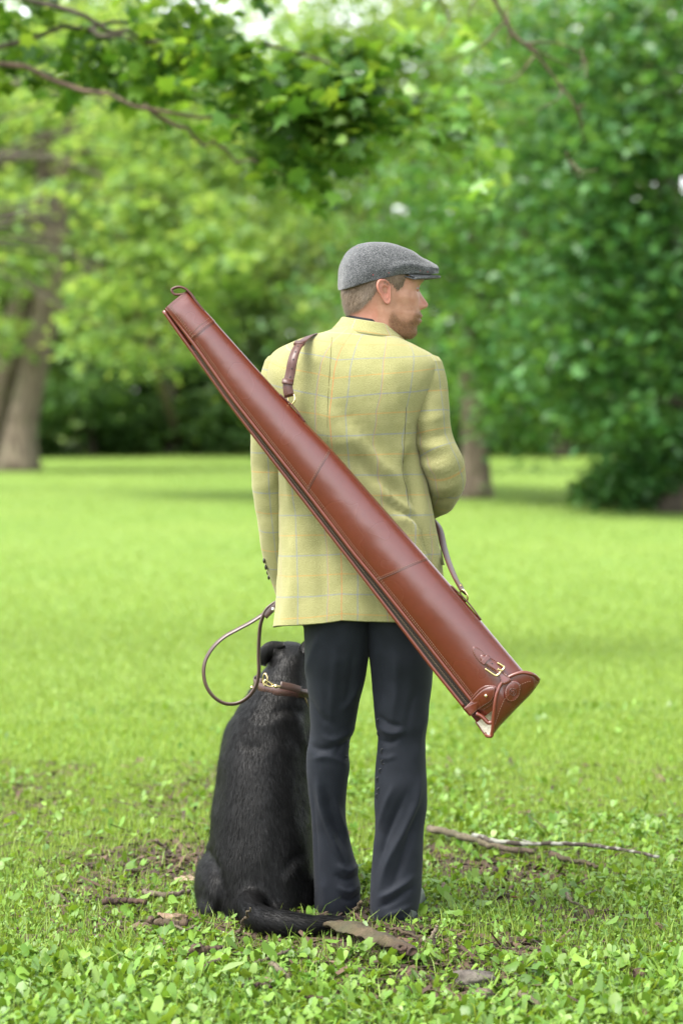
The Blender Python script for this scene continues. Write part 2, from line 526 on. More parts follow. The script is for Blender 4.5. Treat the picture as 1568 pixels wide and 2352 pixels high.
M_under = leaf_mat('undergrowth_leaf', [(.035, .085, .022), (.06, .14, .03), (.09, .18, .045)], .4, .6)  # darker green: the low light under the wood is put into the colour

def rot_leaf(n, tilt):
    """per-leaf frames: direction along the leaf, side, normal; mostly lying, drooping a little"""
    yaw = RNG.uniform(0, 2 * np.pi, n)
    d = np.stack([np.cos(yaw), np.sin(yaw), RNG.normal(-.35, tilt, n)], 1); d /= np.linalg.norm(d, axis=1)[:, None]
    up = np.stack([RNG.normal(0, tilt, n), RNG.normal(0, tilt, n), np.ones(n)], 1)
    s = np.cross(d, up); s /= np.maximum(np.linalg.norm(s, axis=1), 1e-6)[:, None]
    return d, s, np.cross(s, d)

def leaf_quads(P, size, tilt=.45, aspect=.62):
    n = len(P); d, s, nn = rot_leaf(n, tilt)
    L = size * RNG.uniform(.55, 1.35, n)[:, None]; w = L * aspect / 2
    V = np.stack([P - d * L * .5, P + s * w + nn * L * .12, P + d * L * .5, P - s * w + nn * L * .12], 1).reshape(-1, 3)
    b = np.arange(n)[:, None] * 4
    return V, np.concatenate([b + np.array([[0, 1, 2]]), b + np.array([[0, 2, 3]])])

MAPLE = np.array([(0, -.12), (.22, .0), (.52, -.02), (.40, .22), (.72, .48), (.34, .50), (.22, .62), (0, 1.05),
                  (-.22, .62), (-.34, .50), (-.72, .48), (-.40, .22), (-.52, -.02), (-.22, .0)])
def leaf_maple(P, size, tilt=.5):
    n = len(P); d, s, nn = rot_leaf(n, tilt)
    L = size * RNG.uniform(.6, 1.3, n)
    u = np.concatenate([[[0, .3]], MAPLE]) - np.array([0, .4]); K = len(MAPLE)
    bend = -.25 * (u[:, 1] ** 2 + .6 * u[:, 0] ** 2)
    V = P[:, None] + (u[None, :, 0, None] * s[:, None] + u[None, :, 1, None] * d[:, None] + bend[None, :, None] * nn[:, None]) * L[:, None, None]
    fan = np.array([(0, 1 + k, 1 + (k + 1) % K) for k in range(K)])
    F = (np.arange(n)[:, None, None] * (K + 1) + fan[None]).reshape(-1, 3)
    return V.reshape(-1, 3), F

def sprays(c, r, n, per=26, spread=None, flat=.22, shell=.55):
    """n leaf positions grouped in flat drooping sprays inside an ellipsoid"""
    c, r = np.asarray(c, float), np.asarray(r, float)
    m = max(1, n // per)
    d = RNG.normal(size=(m, 3)); d /= np.linalg.norm(d, axis=1)[:, None]
    rad = shell + (1 - shell) * RNG.random(m) ** .6
    rad = np.where(RNG.random(m) < .25, RNG.random(m), rad)
    sc = c + d * rad[:, None] * r
    sp = spread if spread is not None else r.mean() * .30
    idx = RNG.integers(0, m, n)
    off = RNG.normal(size=(n, 3)) * np.array([sp, sp, sp * flat])
    rr = np.hypot(off[:, 0], off[:, 1])
    off[:, 2] -= rr ** 2 / max(sp, 1e-3) * .25
    ang = RNG.uniform(-.35, .35, (m, 2))
    off[:, 2] += off[:, 0] * ang[idx, 0] + off[:, 1] * ang[idx, 1]
    return sc[idx] + off

def limb(mb, p0, p1, r0, r1, wob=.06, n=9, sag=0.0, seg=8):
    p0, p1 = np.asarray(p0, float), np.asarray(p1, float)
    t_ = np.linspace(0, 1, n)[:, None]
    P = p0 + (p1 - p0) * t_
    L = np.linalg.norm(p1 - p0)
    w = RNG.normal(size=(n, 3)).cumsum(0); w -= w[0] + (w[-1] - w[0]) * t_
    P = P + w * wob * L / n ** .5 * .6
    P[:, 2] += sag * L * (t_[:, 0] * (1 - t_[:, 0])) * 4
    mb.tube(P, r0 + (r1 - r0) * t_[:, 0] ** .8, seg)
    return P

def trunk_tube(mb, P, rad, seg=18, flare=.5, wob=.10):
    """trunk with root flare and uneven girth"""
    P = cr(P, 26); r = cr(np.asarray(rad, float), 26)[:, 0]
    h = P[:, 2] - P[0, 2]
    r = r * (1 + flare * np.exp(-np.maximum(h, 0) / .35))
    b = mb.n
    mb.tube(P, r, seg)
    V = mb.v[-1]
    for i in range(len(V)):
        row = min(i // seg, len(P) - 1)
        q = V[i] - P[row]
        k = 1 + wob * fbm((V[i][0] * 2.2, V[i][1] * 2.2, V[i][2] * .5), 1.0, b % 17) + .06 * math.sin(5 * math.atan2(q[1], q[0]) + V[i][2])
        V[i] = P[row] + q * k

def tree(name, label, base, trunks, clumps, leafm, barkm, size, leaf=leaf_quads, per=26, flat=.22, group=None, extra=None, wired=True, crown_name='crown'):
    """trunks: list of (points, radii); clumps: (centre, radii, n)"""
    root = thing(name, base, label, 'tree', group)
    mb = MB()
    for P, r in trunks: trunk_tube(mb, P, r)
    put('trunk', mb, barkm, root)
    top = [np.asarray(P[-1], float) for P, r in trunks]
    pts = np.concatenate([cr(P, 14)[5:] for P, r in trunks])
    if wired:
        for c, r, n in clumps:
            c = np.asarray(c, float)
            k = np.argmin(np.linalg.norm(pts - c, axis=1) + np.maximum(0, pts[:, 2] - c[2] + .5) * 1.0)
            dd = np.linalg.norm(pts[k] - c)
            lb = MB(); limb(lb, pts[k], c, min(.034, .014 + .006 * dd), .009, .10, 9, .03)
            for q in range(3):
                e = c + RNG.normal(size=3) * np.asarray(r) * .55
                limb(lb, c, e, .014, .005, .12, 6)
            put('limb', lb, barkm, root)
    if extra:
        for e in extra: lb = MB(); limb(lb, *e); put('limb', lb, barkm, root)
    P = np.concatenate([sprays(c, r, n, per, flat=flat) for c, r, n in clumps])
    put(crown_name, np_mesh('crown', *leaf(P, size)), leafm, root)
    return root

def gz(p): return np.array([p[0], p[1], float(terrain_z(p[0], p[1])) - .05])

# ---- far wood that closes the lawn: reads as one mass
parts, upart = [], []
wood_trunks = MB()
for k in range(120):
    x = RNG.uniform(-15, 15); y = RNG.uniform(56, 68); z = RNG.uniform(2.5, 14.5)
    r = np.array([RNG.uniform(1.3, 2.6), RNG.uniform(1.0, 2.0), RNG.uniform(.7, 1.5)])
    parts.append(leaf_quads(sprays((x, y, z), r, 800, 30, flat=.25), .30, .5))
for k in range(150):                                    # a second, closed layer behind
    x = RNG.uniform(-22, 22); y = RNG.uniform(68, 78); z = RNG.uniform(.5, 10.5)
    r = np.array([2.6, 1.8, 1.7])
    parts.append(leaf_quads(sprays((x, y, z), r, 600, 30, flat=.3, shell=.2), .45, .6))
for k in range(150):                                    # the wood goes on to both sides of the view
    x = RNG.uniform(16, 75) * (-1 if k % 2 else 1); y = RNG.uniform(52, 74) - max(0, abs(x) - 30) * .5; z = RNG.uniform(.8, 13)
    parts.append(leaf_quads(sprays((x, y, z), np.array([4.0, 2.5, 1.8]), 260, 24, flat=.3, shell=.3), .85, .6))
put('far_wood', np_mesh('far_wood', *cat(parts)), M_far, kind='stuff', label='blurred green wood behind the lawn')
for k in range(150):
    x = RNG.uniform(-16, 16); y = RNG.uniform(55.5, 63); z = RNG.uniform(.2, 2.4)
    if k > 95: y = RNG.uniform(63, 67); z = RNG.uniform(.5, 4.5)
    if abs(x + 4.6) < 1.6 and y < 60: y += 5
    r = np.array([RNG.uniform(.7, 1.5), RNG.uniform(.7, 1.2), RNG.uniform(.5, 1.0)])
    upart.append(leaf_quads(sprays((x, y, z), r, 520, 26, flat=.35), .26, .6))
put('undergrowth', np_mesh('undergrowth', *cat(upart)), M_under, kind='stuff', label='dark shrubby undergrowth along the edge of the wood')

# trunks standing at the edge of the wood
edge = [(395, 1046, 61, .17, .1), (1290, 1052, 56, .20, .1), (215, 1048, 60, .07, -.7)]
names = ['dark trunk in the middle of the dark gap', 'grey trunk at the far side of the lawn right of the man', 'thin slanting stem crossing the dark gap at left']
for (vx, vy, y, r, lean), nm in zip(edge, names):
    b = W(vx, vy, y); b = gz(b)
    tp = b + np.array([lean * 3, .3, 9.0])
    tree('edge_tree', nm + ', young tree', b, [([b, b + np.array([lean * .5, 0, 3]), b + np.array([lean * 1.6, .1, 6]), tp], [r, r * .85, r * .7, r * .4])],
         [(tp + np.array([dx, RNG.uniform(-.5, 1), dz]), (1.5, 1.2, .9), 500) for dx, dz in ((-1, -.5), (1, -1.2), (0, .6), (-.6, -2.2))],
         M_far, M_bark_dark, .28, group='young trees at the edge of the wood')

# ---- big twin-trunk tree at the left, on the lawn
Y0 = 40.0
def L_(vx, vy, dy=0): return W(vx, vy, Y0 + dy)
b1 = gz(L_(42, 1085)); b2 = gz(L_(-45, 1075, .8))
cl = [((*L_(vx, vy, dy)[:3],), (rx, 1.3, rz), n) for vx, vy, dy, rx, rz, n in [
    (0, 470, -2, .7, .6, 500), (10, 600, -2.5, .6, .5, 420), (190, 380, 2.5, 1.4, .9, 900), (300, 300, 1, 1.7, .8, 900), (130, 250, 0, 1.6, .9, 900),
    (-90, 350, 0, 1.6, 1.2, 800), (60, 60, 2.5, 2.0, 1.0, 800), (260, 120, 2, 2.0, 1.1, 900), (200, 560, 2.5, 1.0, .6, 500), (-10, 760, -1.5, .5, .4, 250),
    (-120, 600, 0, 1.6, 1.2, 600), (150, 700, 2.5, .9, .5, 400), (-200, 200, 0, 2.2, 1.5, 700)]]
tree('twin_trunk_tree', 'big old tree with two leaning pale trunks at the left edge of the lawn', (b1 + b2) / 2,
     [([b1, L_(50, 980), L_(78, 850), L_(112, 690), L_(130, 540), L_(140, 400), L_(160, 250)], [.33, .28, .26, .24, .21, .18, .13]),
      ([b2, L_(-8, 930, .6), L_(28, 800, .5), L_(58, 670, .4), L_(90, 520, .3), L_(104, 380, .3), L_(98, 200, .3)], [.29, .27, .26, .24, .21, .18, .12])],
     cl, M_lime, M_bark_pale, .24,
     extra=[(L_(130, 660), L_(320, 560, -.5), .06, .02, .06, 10, .03), (L_(104, 330), L_(-60, 420, -1), .06, .03, .05, 9, .02), (L_(100, 720, .3), L_(240, 680, -1), .07, .02)])

# ---- bare pale stem leaning through the leaves at left
b = gz(W(560, 1044, 53)); S = lambda vx, vy: W(vx, vy, 34)
tree('leaning_tree', 'thin pale leaning stem among the yellow green leaves at left', gz(W(420, 1050, 62)),
     [([gz(W(420, 1050, 62)), W(345, 800, 54), W(255, 490, 42), W(205, 360, 36), W(150, 260, 34)], [.11, .10, .085, .07, .04])],
     [(W(150, 260, 34), (.9, .7, .4), 300), (W(250, 330, 36), (.8, .7, .4), 250)], M_lime, M_bark_pale, .18)

# ---- bright drooping tree left of centre
Y1 = 26.0
def C_(vx, vy, dy=0): return W(vx, vy, Y1 + dy)
cl = [((*C_(vx, vy, dy),), (rx, .9, rz), n) for vx, vy, dy, rx, rz, n in [
    (340, 430, 0, .8, .3, 450), (420, 470, -.5, .8, .35, 550), (480, 540, -.6, .7, .3, 500), (520, 610, -1, .5, .25, 380), (400, 580, 0, .8, .35, 550),
    (290, 520, .5, .8, .35, 500), (350, 660, .4, .7, .3, 400), (250, 640, .8, .6, .3, 300), (450, 380, .5, .9, .35, 500), (560, 420, 1, .9, .35, 420),
    (560, 330, 1.0, 1.0, .4, 500), (430, 300, .8, 1.0, .4, 500), (300, 250, 1, 1.0, .4, 450), (620, 520, 2, .8, .35, 350), (640, 250, 1, 1.1, .5, 500),
    (210, 450, 1, .6, .3, 250), (430, 720, 1.5, .8, .35, 300), (250, 760, 1.2, .8, .35, 300), (350, 800, 2, .9, .35, 300), (480, 180, 1, 1.3, .6, 500), (300, 120, 1.5, 1.4, .6, 450)]]
bt = gz(W(470, 1075, 29.5))
bt = gz(np.array([-6.2, 30.0, 0]))
tree('drooping_tree', 'bright yellow green tree with drooping sprays left of the man', bt,
     [([bt, bt + np.array([.1, -.5, 2.5]), bt + np.array([.3, -1.0, 4.6]), bt + np.array([.5, -1.3, 7.5]), bt + np.array([.9, -1.5, 10])], [.2, .17, .15, .1, .05])],
     cl, M_lime, M_bark_dark, .15, extra=[(bt + np.array([.4, -1.2, 6.2]), C_(560, 330, 1), .035, .015, .05, 12, .05), (bt + np.array([.3, -1.0, 4.8]), C_(520, 610, -1), .045, .012, .05, 12, .10)])

# ---- tall bright tree behind, top centre
Y2 = 36.0
def T_(vx, vy, dy=0): return W(vx, vy, Y2 + dy)
bt = gz(W(845, 1064, 44))
cl = [((*T_(vx, vy, dy),), (rx, 1.1, rz), n) for vx, vy, dy, rx, rz, n in [
    (820, 60, 0, 1.3, .6, 700), (950, 90, 0, 1.3, .6, 700), (1040, 40, 1, 1.2, .6, 650), (760, 130, 1, 1.3, .6, 600), (900, 180, 1, 1.2, .5, 550), (1000, 170, 1, 1.1, .5, 500),
    (700, 40, 1, 1.2, .6, 500), (1120, 80, 1.5, 1.2, .6, 500), (850, 280, 2, 1.2, .6, 450), (720, 260, 2, 1.2, .6, 450), (560, 60, 2, 1.2, .6, 420), (760, 420, 3, 1.4, .7, 450), (640, 480, 3, 1.3, .7, 420), (880, -60, 0, 1.6, .7, 600)]]
tree('tall_bright_tree', 'tall light green tree whose top fills the bright upper middle', bt,
     [([bt, bt + np.array([.2, -2, 4]), T_(850, 420, 3), T_(850, 200, 2), T_(860, 20, 1)], [.26, .22, .18, .13, .07])], cl, M_lime, M_bark_dark, .17)

# ---- right-hand tree with visible trunk on the lawn
Y3 = 27.0
b = gz(G(1092, 1140)); Y3 = b[1]
def R_(vx, vy, dy=0): return W(vx, vy, Y3 + dy)
cl = [((*R_(vx, vy, dy),), (rx, 1.1, rz), n) for vx, vy, dy, rx, rz, n in [
    (1090, 420, -1, 1.2, .6, 650), (980, 520, 0, 1.1, .6, 550), (1180, 520, -1.5, 1.2, .6, 650), (1060, 640, -.5, 1.1, .5, 550), (1180, 700, -2, 1.1, .5, 600), (1300, 640, -2, 1.2, .6, 650),
    (1130, 800, -1.5, .9, .4, 450), (1220, 850, -2, .9, .4, 450), (1180, 930, -1.5, .7, .3, 330), (1330, 800, -2, 1.1, .5, 520), (1050, 300, 0, 1.3, .6, 600), (1200, 330, -1, 1.3, .7, 650),
    (940, 400, .5, 1.2, .6, 500), (1330, 420, -1.5, 1.3, .7, 650), (900, 620, 1.5, 1.1, .6, 450), (1150, 200, 0, 1.4, .7, 600), (1300, 230, -1, 1.4, .7, 600), (870, 500, 1.5, 1.1, .6, 400),
    (1260, 960, -.5, .8, .35, 300), (1100, 900, 2, 1.2, .4, 350), (1380, 930, -1, 1.0, .45, 420), (1420, 700, -2, 1.2, .7, 500), (820, 700, 3, 1.4, .8, 400), (1010, 780, 2, 1.2, .6, 380), (960, 900, 4, 1.3, .6, 350)]]
tree('maple_tree', 'green broadleaf tree with its grey trunk on the lawn right of the elbow', b,
     [([b, R_(1090, 1060), R_(1085, 940), R_(1080, 800), R_(1085, 640), R_(1110, 450), R_(1130, 250)], [.175, .165, .16, .15, .13, .1, .05])],
     cl, M_mid, M_bark_pale, .16, flat=.2)

# ---- dark tree at the right edge, hanging to the ground
Y4 = 16.0
def D_(vx, vy, dy=0): return W(vx, vy, Y4 + dy)
b = gz(np.array([*G(1562, 1172)[:2], 0]))
Y4 = b[1]
cl = [((*D_(vx, vy, dy),), (rx, .9, rz), n) for vx, vy, dy, rx, rz, n in [
    (1500, 130, -2, 1.0, .5, 750), (1420, 250, -2, .9, .45, 700), (1540, 300, -2.5, 1.0, .5, 750), (1450, 400, -2, .9, .45, 650), (1380, 520, -1, .9, .45, 600), (1520, 520, -2, 1.0, .5, 700),
    (1430, 640, -1.5, .9, .45, 600), (1540, 680, -2, .9, .45, 600), (1340, 720, -1, .9, .45, 550), (1450, 800, -1.5, .9, .45, 550), (1360, 880, -1, .8, .35, 450), (1440, 930, -1.5, .6, .3, 350),
    (1550, 880, 0, .8, .5, 400), (1300, 560, -.5, .9, .5, 550), (1250, 420, 0, 1.0, .5, 550), (1350, 350, -1, 1.0, .5, 600), (1330, 140, -1, 1.1, .55, 600), (1250, 60, 0, 1.1, .55, 500), (1440, 20, -1.5, 1.1, .55, 650), (1560, 20, -1.5, 1.1, .55, 600),
    (1600, 450, -1, 1.2, .9, 600), (1620, 750, -.5, 1.0, .7, 500), (1250, 760, 0, .8, .4, 420), (1290, 860, 0, .7, .3, 350), (1530, 1000, 1.5, .7, .4, 300)]]
tree('dark_tree', 'dark dense tree at the right edge with leaves hanging almost to the lawn', b,
     [([b, D_(1558, 1050), D_(1550, 850), D_(1540, 600), D_(1530, 300), D_(1520, 0)], [.22, .2, .19, .17, .13, .08])], cl, M_deep, M_bark_dark, .165, flat=.2)

# low bushes under the dark tree
def shrub(label, vx, vy, w, h, n, dy=0):
    b = G(vx, vy); b[2] = float(terrain_z(b[0], b[1]))
    root = thing('bush', b, label, 'bush', 'low bushes under the dark tree')
    sb = MB()
    for k in range(7):
        limb(sb, b + np.array([RNG.normal(0, .05), RNG.normal(0, .05), -.03]), b + np.array([RNG.normal(0, w * .5), RNG.normal(0, w * .3), h * RNG.uniform(.5, 1)]), .014, .004, .1, 7)
    put('stem', sb, M_bark_dark, root)
    P = np.concatenate([sprays(b + np.array([dx * w, dyy * w, h * zz]), (w * .45, w * .4, h * .35), n // 4, 22, flat=.35) for dx, dyy, zz in ((-.45, 0, .4), (.4, .1, .5), (0, -.2, .75), (.1, .3, .35))])
    put('foliage', np_mesh('foliage', *leaf_quads(P, .12, .5)), M_deep, root)
shrub('low dark bush at the lawn edge below the hanging branches', 1440, 1165, .8, .75, 2200)
shrub('taller dark bush against the trunk at the right edge', 1520, 1172, .9, 1.2, 2600)
shrub('small bush left of the other two on the shaded lawn', 1375, 1150, .5, .35, 900)
shrub('dark bush half out of the picture at right', 1600, 1172, .9, 1.6, 2400)

# ---- nearer maple whose limbs reach into the picture from the left; trunk out of view
YA = 6.0
def A_(vx, vy, dy=0): return W(vx, vy, YA + dy)
bA = gz(np.array([-4.7, 6.7, 0]))
fork = np.array([-4.2, 6.6, 3.0])
rootA = thing('overhanging_maple', bA, 'nearer maple at left whose long limbs of lobed leaves hang across the top', 'tree')
mb = MB()
trunk_tube(mb, [bA, bA + np.array([.1, 0, 1.5]), fork, np.array([-3.95, 6.35, 4.6]), np.array([-3.75, 6.2, 6.5])], [.28, .24, .21, .16, .09])
put('trunk', mb, M_bark_dark, rootA)
def branch(pts, r0, r1, n=28):
    mb = MB(); P = cr(pts, n); k = len(P)
    P[1:-1] += RNG.normal(0, .012, (k - 2, 3))
    mb.tube(P, np.linspace(r0, r1, k) * .85, 8)
    return mb
lower = branch([fork, A_(-160, 90), A_(0, 135), A_(150, 192), A_(310, 236, -.15), A_(450, 264, -.1), A_(540, 268), A_(620, 262), A_(730, 268)], .036, .006)
put('limb', lower, M_bark_twig, rootA)
put('limb', branch([A_(330, 240), A_(400, 285), A_(470, 330), A_(560, 365), A_(640, 395), A_(700, 420)], .016, .005, 16), M_bark_twig, rootA)
put('limb', branch([np.array([-4.0, 6.45, 4.2]), A_(-120, 110, .2), A_(0, 98, .2), A_(100, 80, .2), A_(200, 68, .3), A_(295, 50, .3)], .034, .012), M_bark_dark, rootA)
put('limb', branch([np.array([-3.95, 6.35, 4.6]), A_(-100, -10, -.2), A_(60, 8, -.2), A_(150, 24, -.2), A_(205, 40, -.2), A_(240, 62, -.2), A_(330, 95, 0)], .04, .012), M_bark_dark, rootA)
put('limb', branch([A_(200, 68, .3), A_(330, 95), A_(480, 110), A_(600, 105), A_(720, 130), A_(850, 190)], .02, .005), M_bark_dark, rootA)
put('limb', branch([np.array([-3.85, 6.3, 5.4]), A_(200, -120, .3), A_(600, -160, .2), A_(1000, -150), A_(1120, -40), A_(1160, 50), A_(1225, 130), A_(1290, 205), A_(1328, 245), A_(1340, 290)], .06, .005, 40), M_bark_twig, rootA)
tw = MB()
for pts in [[(1160, 50), (1100, 110), (1040, 135), (960, 150)], [(1190, 90), (1260, 130), (1330, 160), (1335, 110)], [(1225, 130), (1180, 180), (1130, 190), (1060, 160)],
            [(1290, 205), (1270, 235), (1230, 255)], [(1328, 245), (1340, 330)], [(1160, 20), (1170, 70), (1166, 110)], [(1200, 100), (1280, 100), (1340, 130), (1345, 180)],
            [(1000, -20), (1030, 40), (1000, 100)], [(1310, 370), (1340, 395), (1370, 390)], [(1300, 350), (1320, 400), (1360, 410)], [(1328, 245), (1345, 240)], [(1120, -30), (1080, 20), (1075, 60)]]:
    P = cr([A_(*p_, RNG.uniform(-.15, .15)) for p_ in pts], 12); tw = MB()
    tw.tube(P, np.linspace(.006, .0025, len(P)), 6)
    put('twig', tw, M_bark_twig, rootA)

cl = [(A_(vx, vy, dy), (rx * .83, .38, rz * .83), n) for vx, vy, dy, rx, rz, n in [
    (40, 110, .7, .35, .10, 50), (150, 130, .6, .40, .10, 90), (260, 135, .6, .38, .12, 130), (360, 120, .2, .40, .13, 150), (470, 120, .1, .4, .13, 140),
    (240, 190, .7, .30, .08, 60), (330, 175, .7, .36, .10, 110), (430, 195, .7, .34, .10, 100), (560, 150, 0, .38, .14, 140), (650, 185, 0, .40, .15, 160),
    (620, 240, 0, .34, .14, 120), (660, 300, 0, .28, .16, 120), (700, 350, 0, .28, .18, 130), (740, 300, 0, .3, .18, 130), (760, 220, 0, .38, .18, 150), (850, 210, 0, .34, .14, 120),
    (900, 260, .1, .26, .12, 80), (690, 400, 0, .2, .08, 45), (820, 300, .1, .26, .14, 80), (500, 50, .3, .34, .10, 60), (110, 45, .3, .4, .10, 60), (420, 20, .3, .35, .12, 80), (740, 130, .3, .36, .12, 80), (860, 150, .3, .3, .10, 50), (100, 205, .7, .3, .06, 25), (620, -80, .2, .8, .2, 120), (20, -80, .2, .8, .2, 120)]]
P = np.concatenate([sprays(c, r, int(n * .74), 14, spread=.095, flat=.4, shell=.3) for c, r, n in cl])
put('crown', np_mesh('crown', *leaf_maple(P, .090, .6)), M_maple, rootA)
cl = [(A_(vx, vy, .3), (rx * .83, .2, rz * .83), n) for vx, vy, rx, rz, n in [(1010, 235, .14, .05, 22), (1050, 265, .15, .05, 32), (1080, 310, .12, .06, 28), (1105, 350, .09, .06, 20), (1085, 400, .08, .08, 22), (1030, 300, .10, .05, 14), (960, 270, .16, .06, 26), (905, 300, .14, .06, 20), (1090, 440, .05, .04, 4),
     (1000, 80, .25, .12, 16), (1080, 60, .2, .1, 12), (930, 230, .2, .12, 24), (800, 360, .2, .08, 22), (860, 380, .15, .06, 12)]]
P = np.concatenate([sprays(c, r, n, 8, spread=.10, flat=.45, shell=.2) for c, r, n in cl])
put('lit_leaves', np_mesh('lit_leaves', *leaf_maple(P, .088, .6)), M_maple_light, rootA, label='leaf sprays coloured pale as if backlit, hanging at the limb tip')
put('limb', branch([A_(850, 190, .1), A_(930, 215, .25), A_(1010, 232, .3), A_(1060, 275, .3), A_(1090, 340, .3), A_(1085, 420, .3)], .006, .002, 14), M_bark_twig, rootA)

# ---- tree beside the man, to the right of the picture: its crown spreads overhead and shades him from above
bs = gz(np.array([4.6, .6, 0]))
cl = [((x_, y_, z_), (1.5, 1.5, .7), 620) for x_, y_, z_ in [(1.6, .2, 5.2), (2.6, -1.6, 5.4), (3.8, .2, 5.0), (2.4, 2.2, 5.3), (4.6, -2.0, 5.8), (4.8, 2.2, 5.6), (1.2, -1.4, 6.4), (1.0, 1.8, 6.3), (3.2, .4, 6.8), (6.4, .4, 5.6), (2.4, -3.4, 6.2), (5.0, -.4, 7.4)]]
tree('spreading_tree', 'tree beside the man with its crown spreading overhead, outside the picture at right', bs,
     [([bs, bs + np.array([-.1, 0, 1.8]), bs + np.array([-.4, .1, 3.6]), bs + np.array([-1.0, 0, 5.4])], [.24, .2, .17, .11])], cl, M_mid, M_bark_dark, .22)
# ================================================================== materials of the man
def tweed():
    t = NT('olive_check_tweed')
    uv = t.n('SeparateXYZ'); t.l(t.uv(), uv.inputs[0]); u, v = uv.outputs['X'], uv.outputs['Y']
    warp = t.math('MULTIPLY', t.math('SUBTRACT', t.noise(9, 2, t.uv()), .5), .006)
    u2, v2 = t.math('ADD', u, warp), t.math('ADD', v, warp)
    def line(c, period, off, w):
        f = t.math('FRACT', t.math('ADD', t.math('DIVIDE', c, period), off))
        d = t.math('MULTIPLY', t.math('ABSOLUTE', t.math('SUBTRACT', f, .5)), period)
        mr = t.n('MapRange', interpolation_type='SMOOTHSTEP'); t.l(d, mr.inputs[0])
        mr.inputs[1].default_value = w * .35; mr.inputs[2].default_value = w; mr.inputs[3].default_value = 1; mr.inputs[4].default_value = 0
        return mr.outputs[0]
    # herringbone: slanted ribs that turn every centimetre
    pp = t.math('PINGPONG', u, .0105)
    rib = t.math('SINE', t.math('MULTIPLY', t.math('ADD', v, pp), 2 * math.pi / .0042))
    yarn = t.noise(330, 4, t.uv(), .8); patch = t.noise(22, 3, t.uv())
    base = t.ramp(yarn, [(.34, (.128, .130, .054)), (.52, (.295, .293, .138)), (.68, (.50, .49, .275))])
    base = t.mix(.35, base, t.ramp(patch, [(.35, (.225, .220, .08)), (.65, (.315, .30, .135))]))
    base = t.mix(t.math('MULTIPLY_ADD', rib, .27, .27), base, (.14, .125, .04))
    fuzz = t.math('MULTIPLY_ADD', t.noise(160, 2, t.uv()), .7, .25)
    blue, orange, red = (.13, .16, .25), (.40, .20, .05), (.44, .12, .04)
    for c, per, off, col, st, w in ((v2, .105, .08, blue, .72, .0026), (v2, .105, .58, orange, .70, .0025), (u2, .078, .02, blue, .66, .0024), (u2, .156, .27, orange, .55, .0023), (u2, .624, .4995, red, .85, .0018)):
        m = t.math('MULTIPLY', t.math('MULTIPLY', line(c, per, off, w), st), fuzz)
        base = t.mix(m, base, col)
    t.p(Base_Color=base, Roughness=.95)
    t.bsdf.inputs['Specular IOR Level'].default_value = .12
    t.bsdf.inputs['Sheen Weight'].default_value = .25
    t.bsdf.inputs['Sheen Roughness'].default_value = .5
    t.bsdf.inputs['Sheen Tint'].default_value = (.9, .85, .6, 1)
    h = t.math('ADD', t.math('MULTIPLY', rib, .3), t.math('ADD', yarn, t.math('MULTIPLY', t.noise(60, 3, t.uv()), 2.0)))
    t.bump(h, .35, .0016)
    return t.m
M_tweed = tweed()

t = NT('grey_donegal_tweed'); oc = t.obj()
vo = t.n('TexVoronoi'); vo.inputs['Scale'].default_value = 760; t.l(oc, vo.inputs['Vector'])
bw = t.n('RGBToBW'); t.l(vo.outputs['Color'], bw.inputs[0])
c = t.ramp(bw.outputs[0], [(.15, (.010, .011, .012)), (.45, (.046, .048, .053)), (.62, (.092, .095, .10)), (.85, (.26, .265, .27))])
c = t.mix(.45, c, t.ramp(t.noise(90, 3, oc), [(.3, (.038, .040, .044)), (.7, (.095, .098, .103))]))
vf = t.n('TexVoronoi'); vf.inputs['Scale'].default_value = 95; t.l(oc, vf.inputs['Vector'])
fb = t.n('SeparateColor'); t.l(vf.outputs['Color'], fb.inputs[0])
fl = t.math('MULTIPLY', t.math('GREATER_THAN', fb.outputs[0], .88), t.math('LESS_THAN', vf.outputs['Distance'], .17))
t.p(Base_Color=t.mix(t.math('MULTIPLY', fl, .75), c, (.42, .05, .05)), Roughness=.95)
t.bsdf.inputs['Specular IOR Level'].default_value = .12
t.bsdf.inputs['Sheen Weight'].default_value = .2
t.bump(bw.outputs[0], .4, .001)
M_cap = t.m

t = NT('navy_trouser_cloth'); oc = t.obj()
c = t.ramp(t.noise(30, 4, oc), [(.3, (.0078, .0098, .0150)), (.7, (.0108, .0135, .0200))])
t.p(Base_Color=c, Roughness=.72)
t.bsdf.inputs['Specular IOR Level'].default_value = .24
t.bsdf.inputs['Sheen Weight'].default_value = .03
t.bump(t.math('ADD', t.noise(900, 2, oc), t.noise(7, 3, oc)), .12, .004)
M_trouser = t.m
M_black_cloth = simple('black_cotton', (.012, .012, .014), .8)
M_dark_button = simple('horn_button', (.02, .014, .01), .3)
M_snap = simple('glossy_black_snap', (.012, .013, .016), .16)

# skin: an attribute carries stubble (r), redness (g), darker brow (b)
t = NT('skin'); oc = t.obj()
at = t.n('Attribute', attribute_name='skin_zones'); sc = t.n('SeparateColor'); t.l(at.outputs['Color'], sc.inputs[0])
c = t.ramp(t.noise(45, 4, oc), [(.3, (.36, .178, .115)), (.7, (.46, .250, .175))])
c = t.mix(t.math('MULTIPLY', sc.outputs[1], .8), c, (.46, .13, .105))
stub = t.ramp(t.noise(420, 2, oc, .7), [(.36, (.075, .034, .016)), (.50, (.150, .072, .036)), (.64, (.26, .138, .076))])
c = t.mix(t.math('MULTIPLY', sc.outputs[0], .95), c, stub)
c = t.mix(t.math('MULTIPLY', sc.outputs[2], .85), c, (.13, .07, .035))
t.p(Base_Color=c, Roughness=.5, Subsurface_Weight=.12, Subsurface_Radius=(.01, .004, .002))
t.bsdf.inputs['Subsurface Scale'].default_value = .4
t.bsdf.inputs['Specular IOR Level'].default_value = .35
t.bump(t.noise(260, 5, oc), .35, .0016)
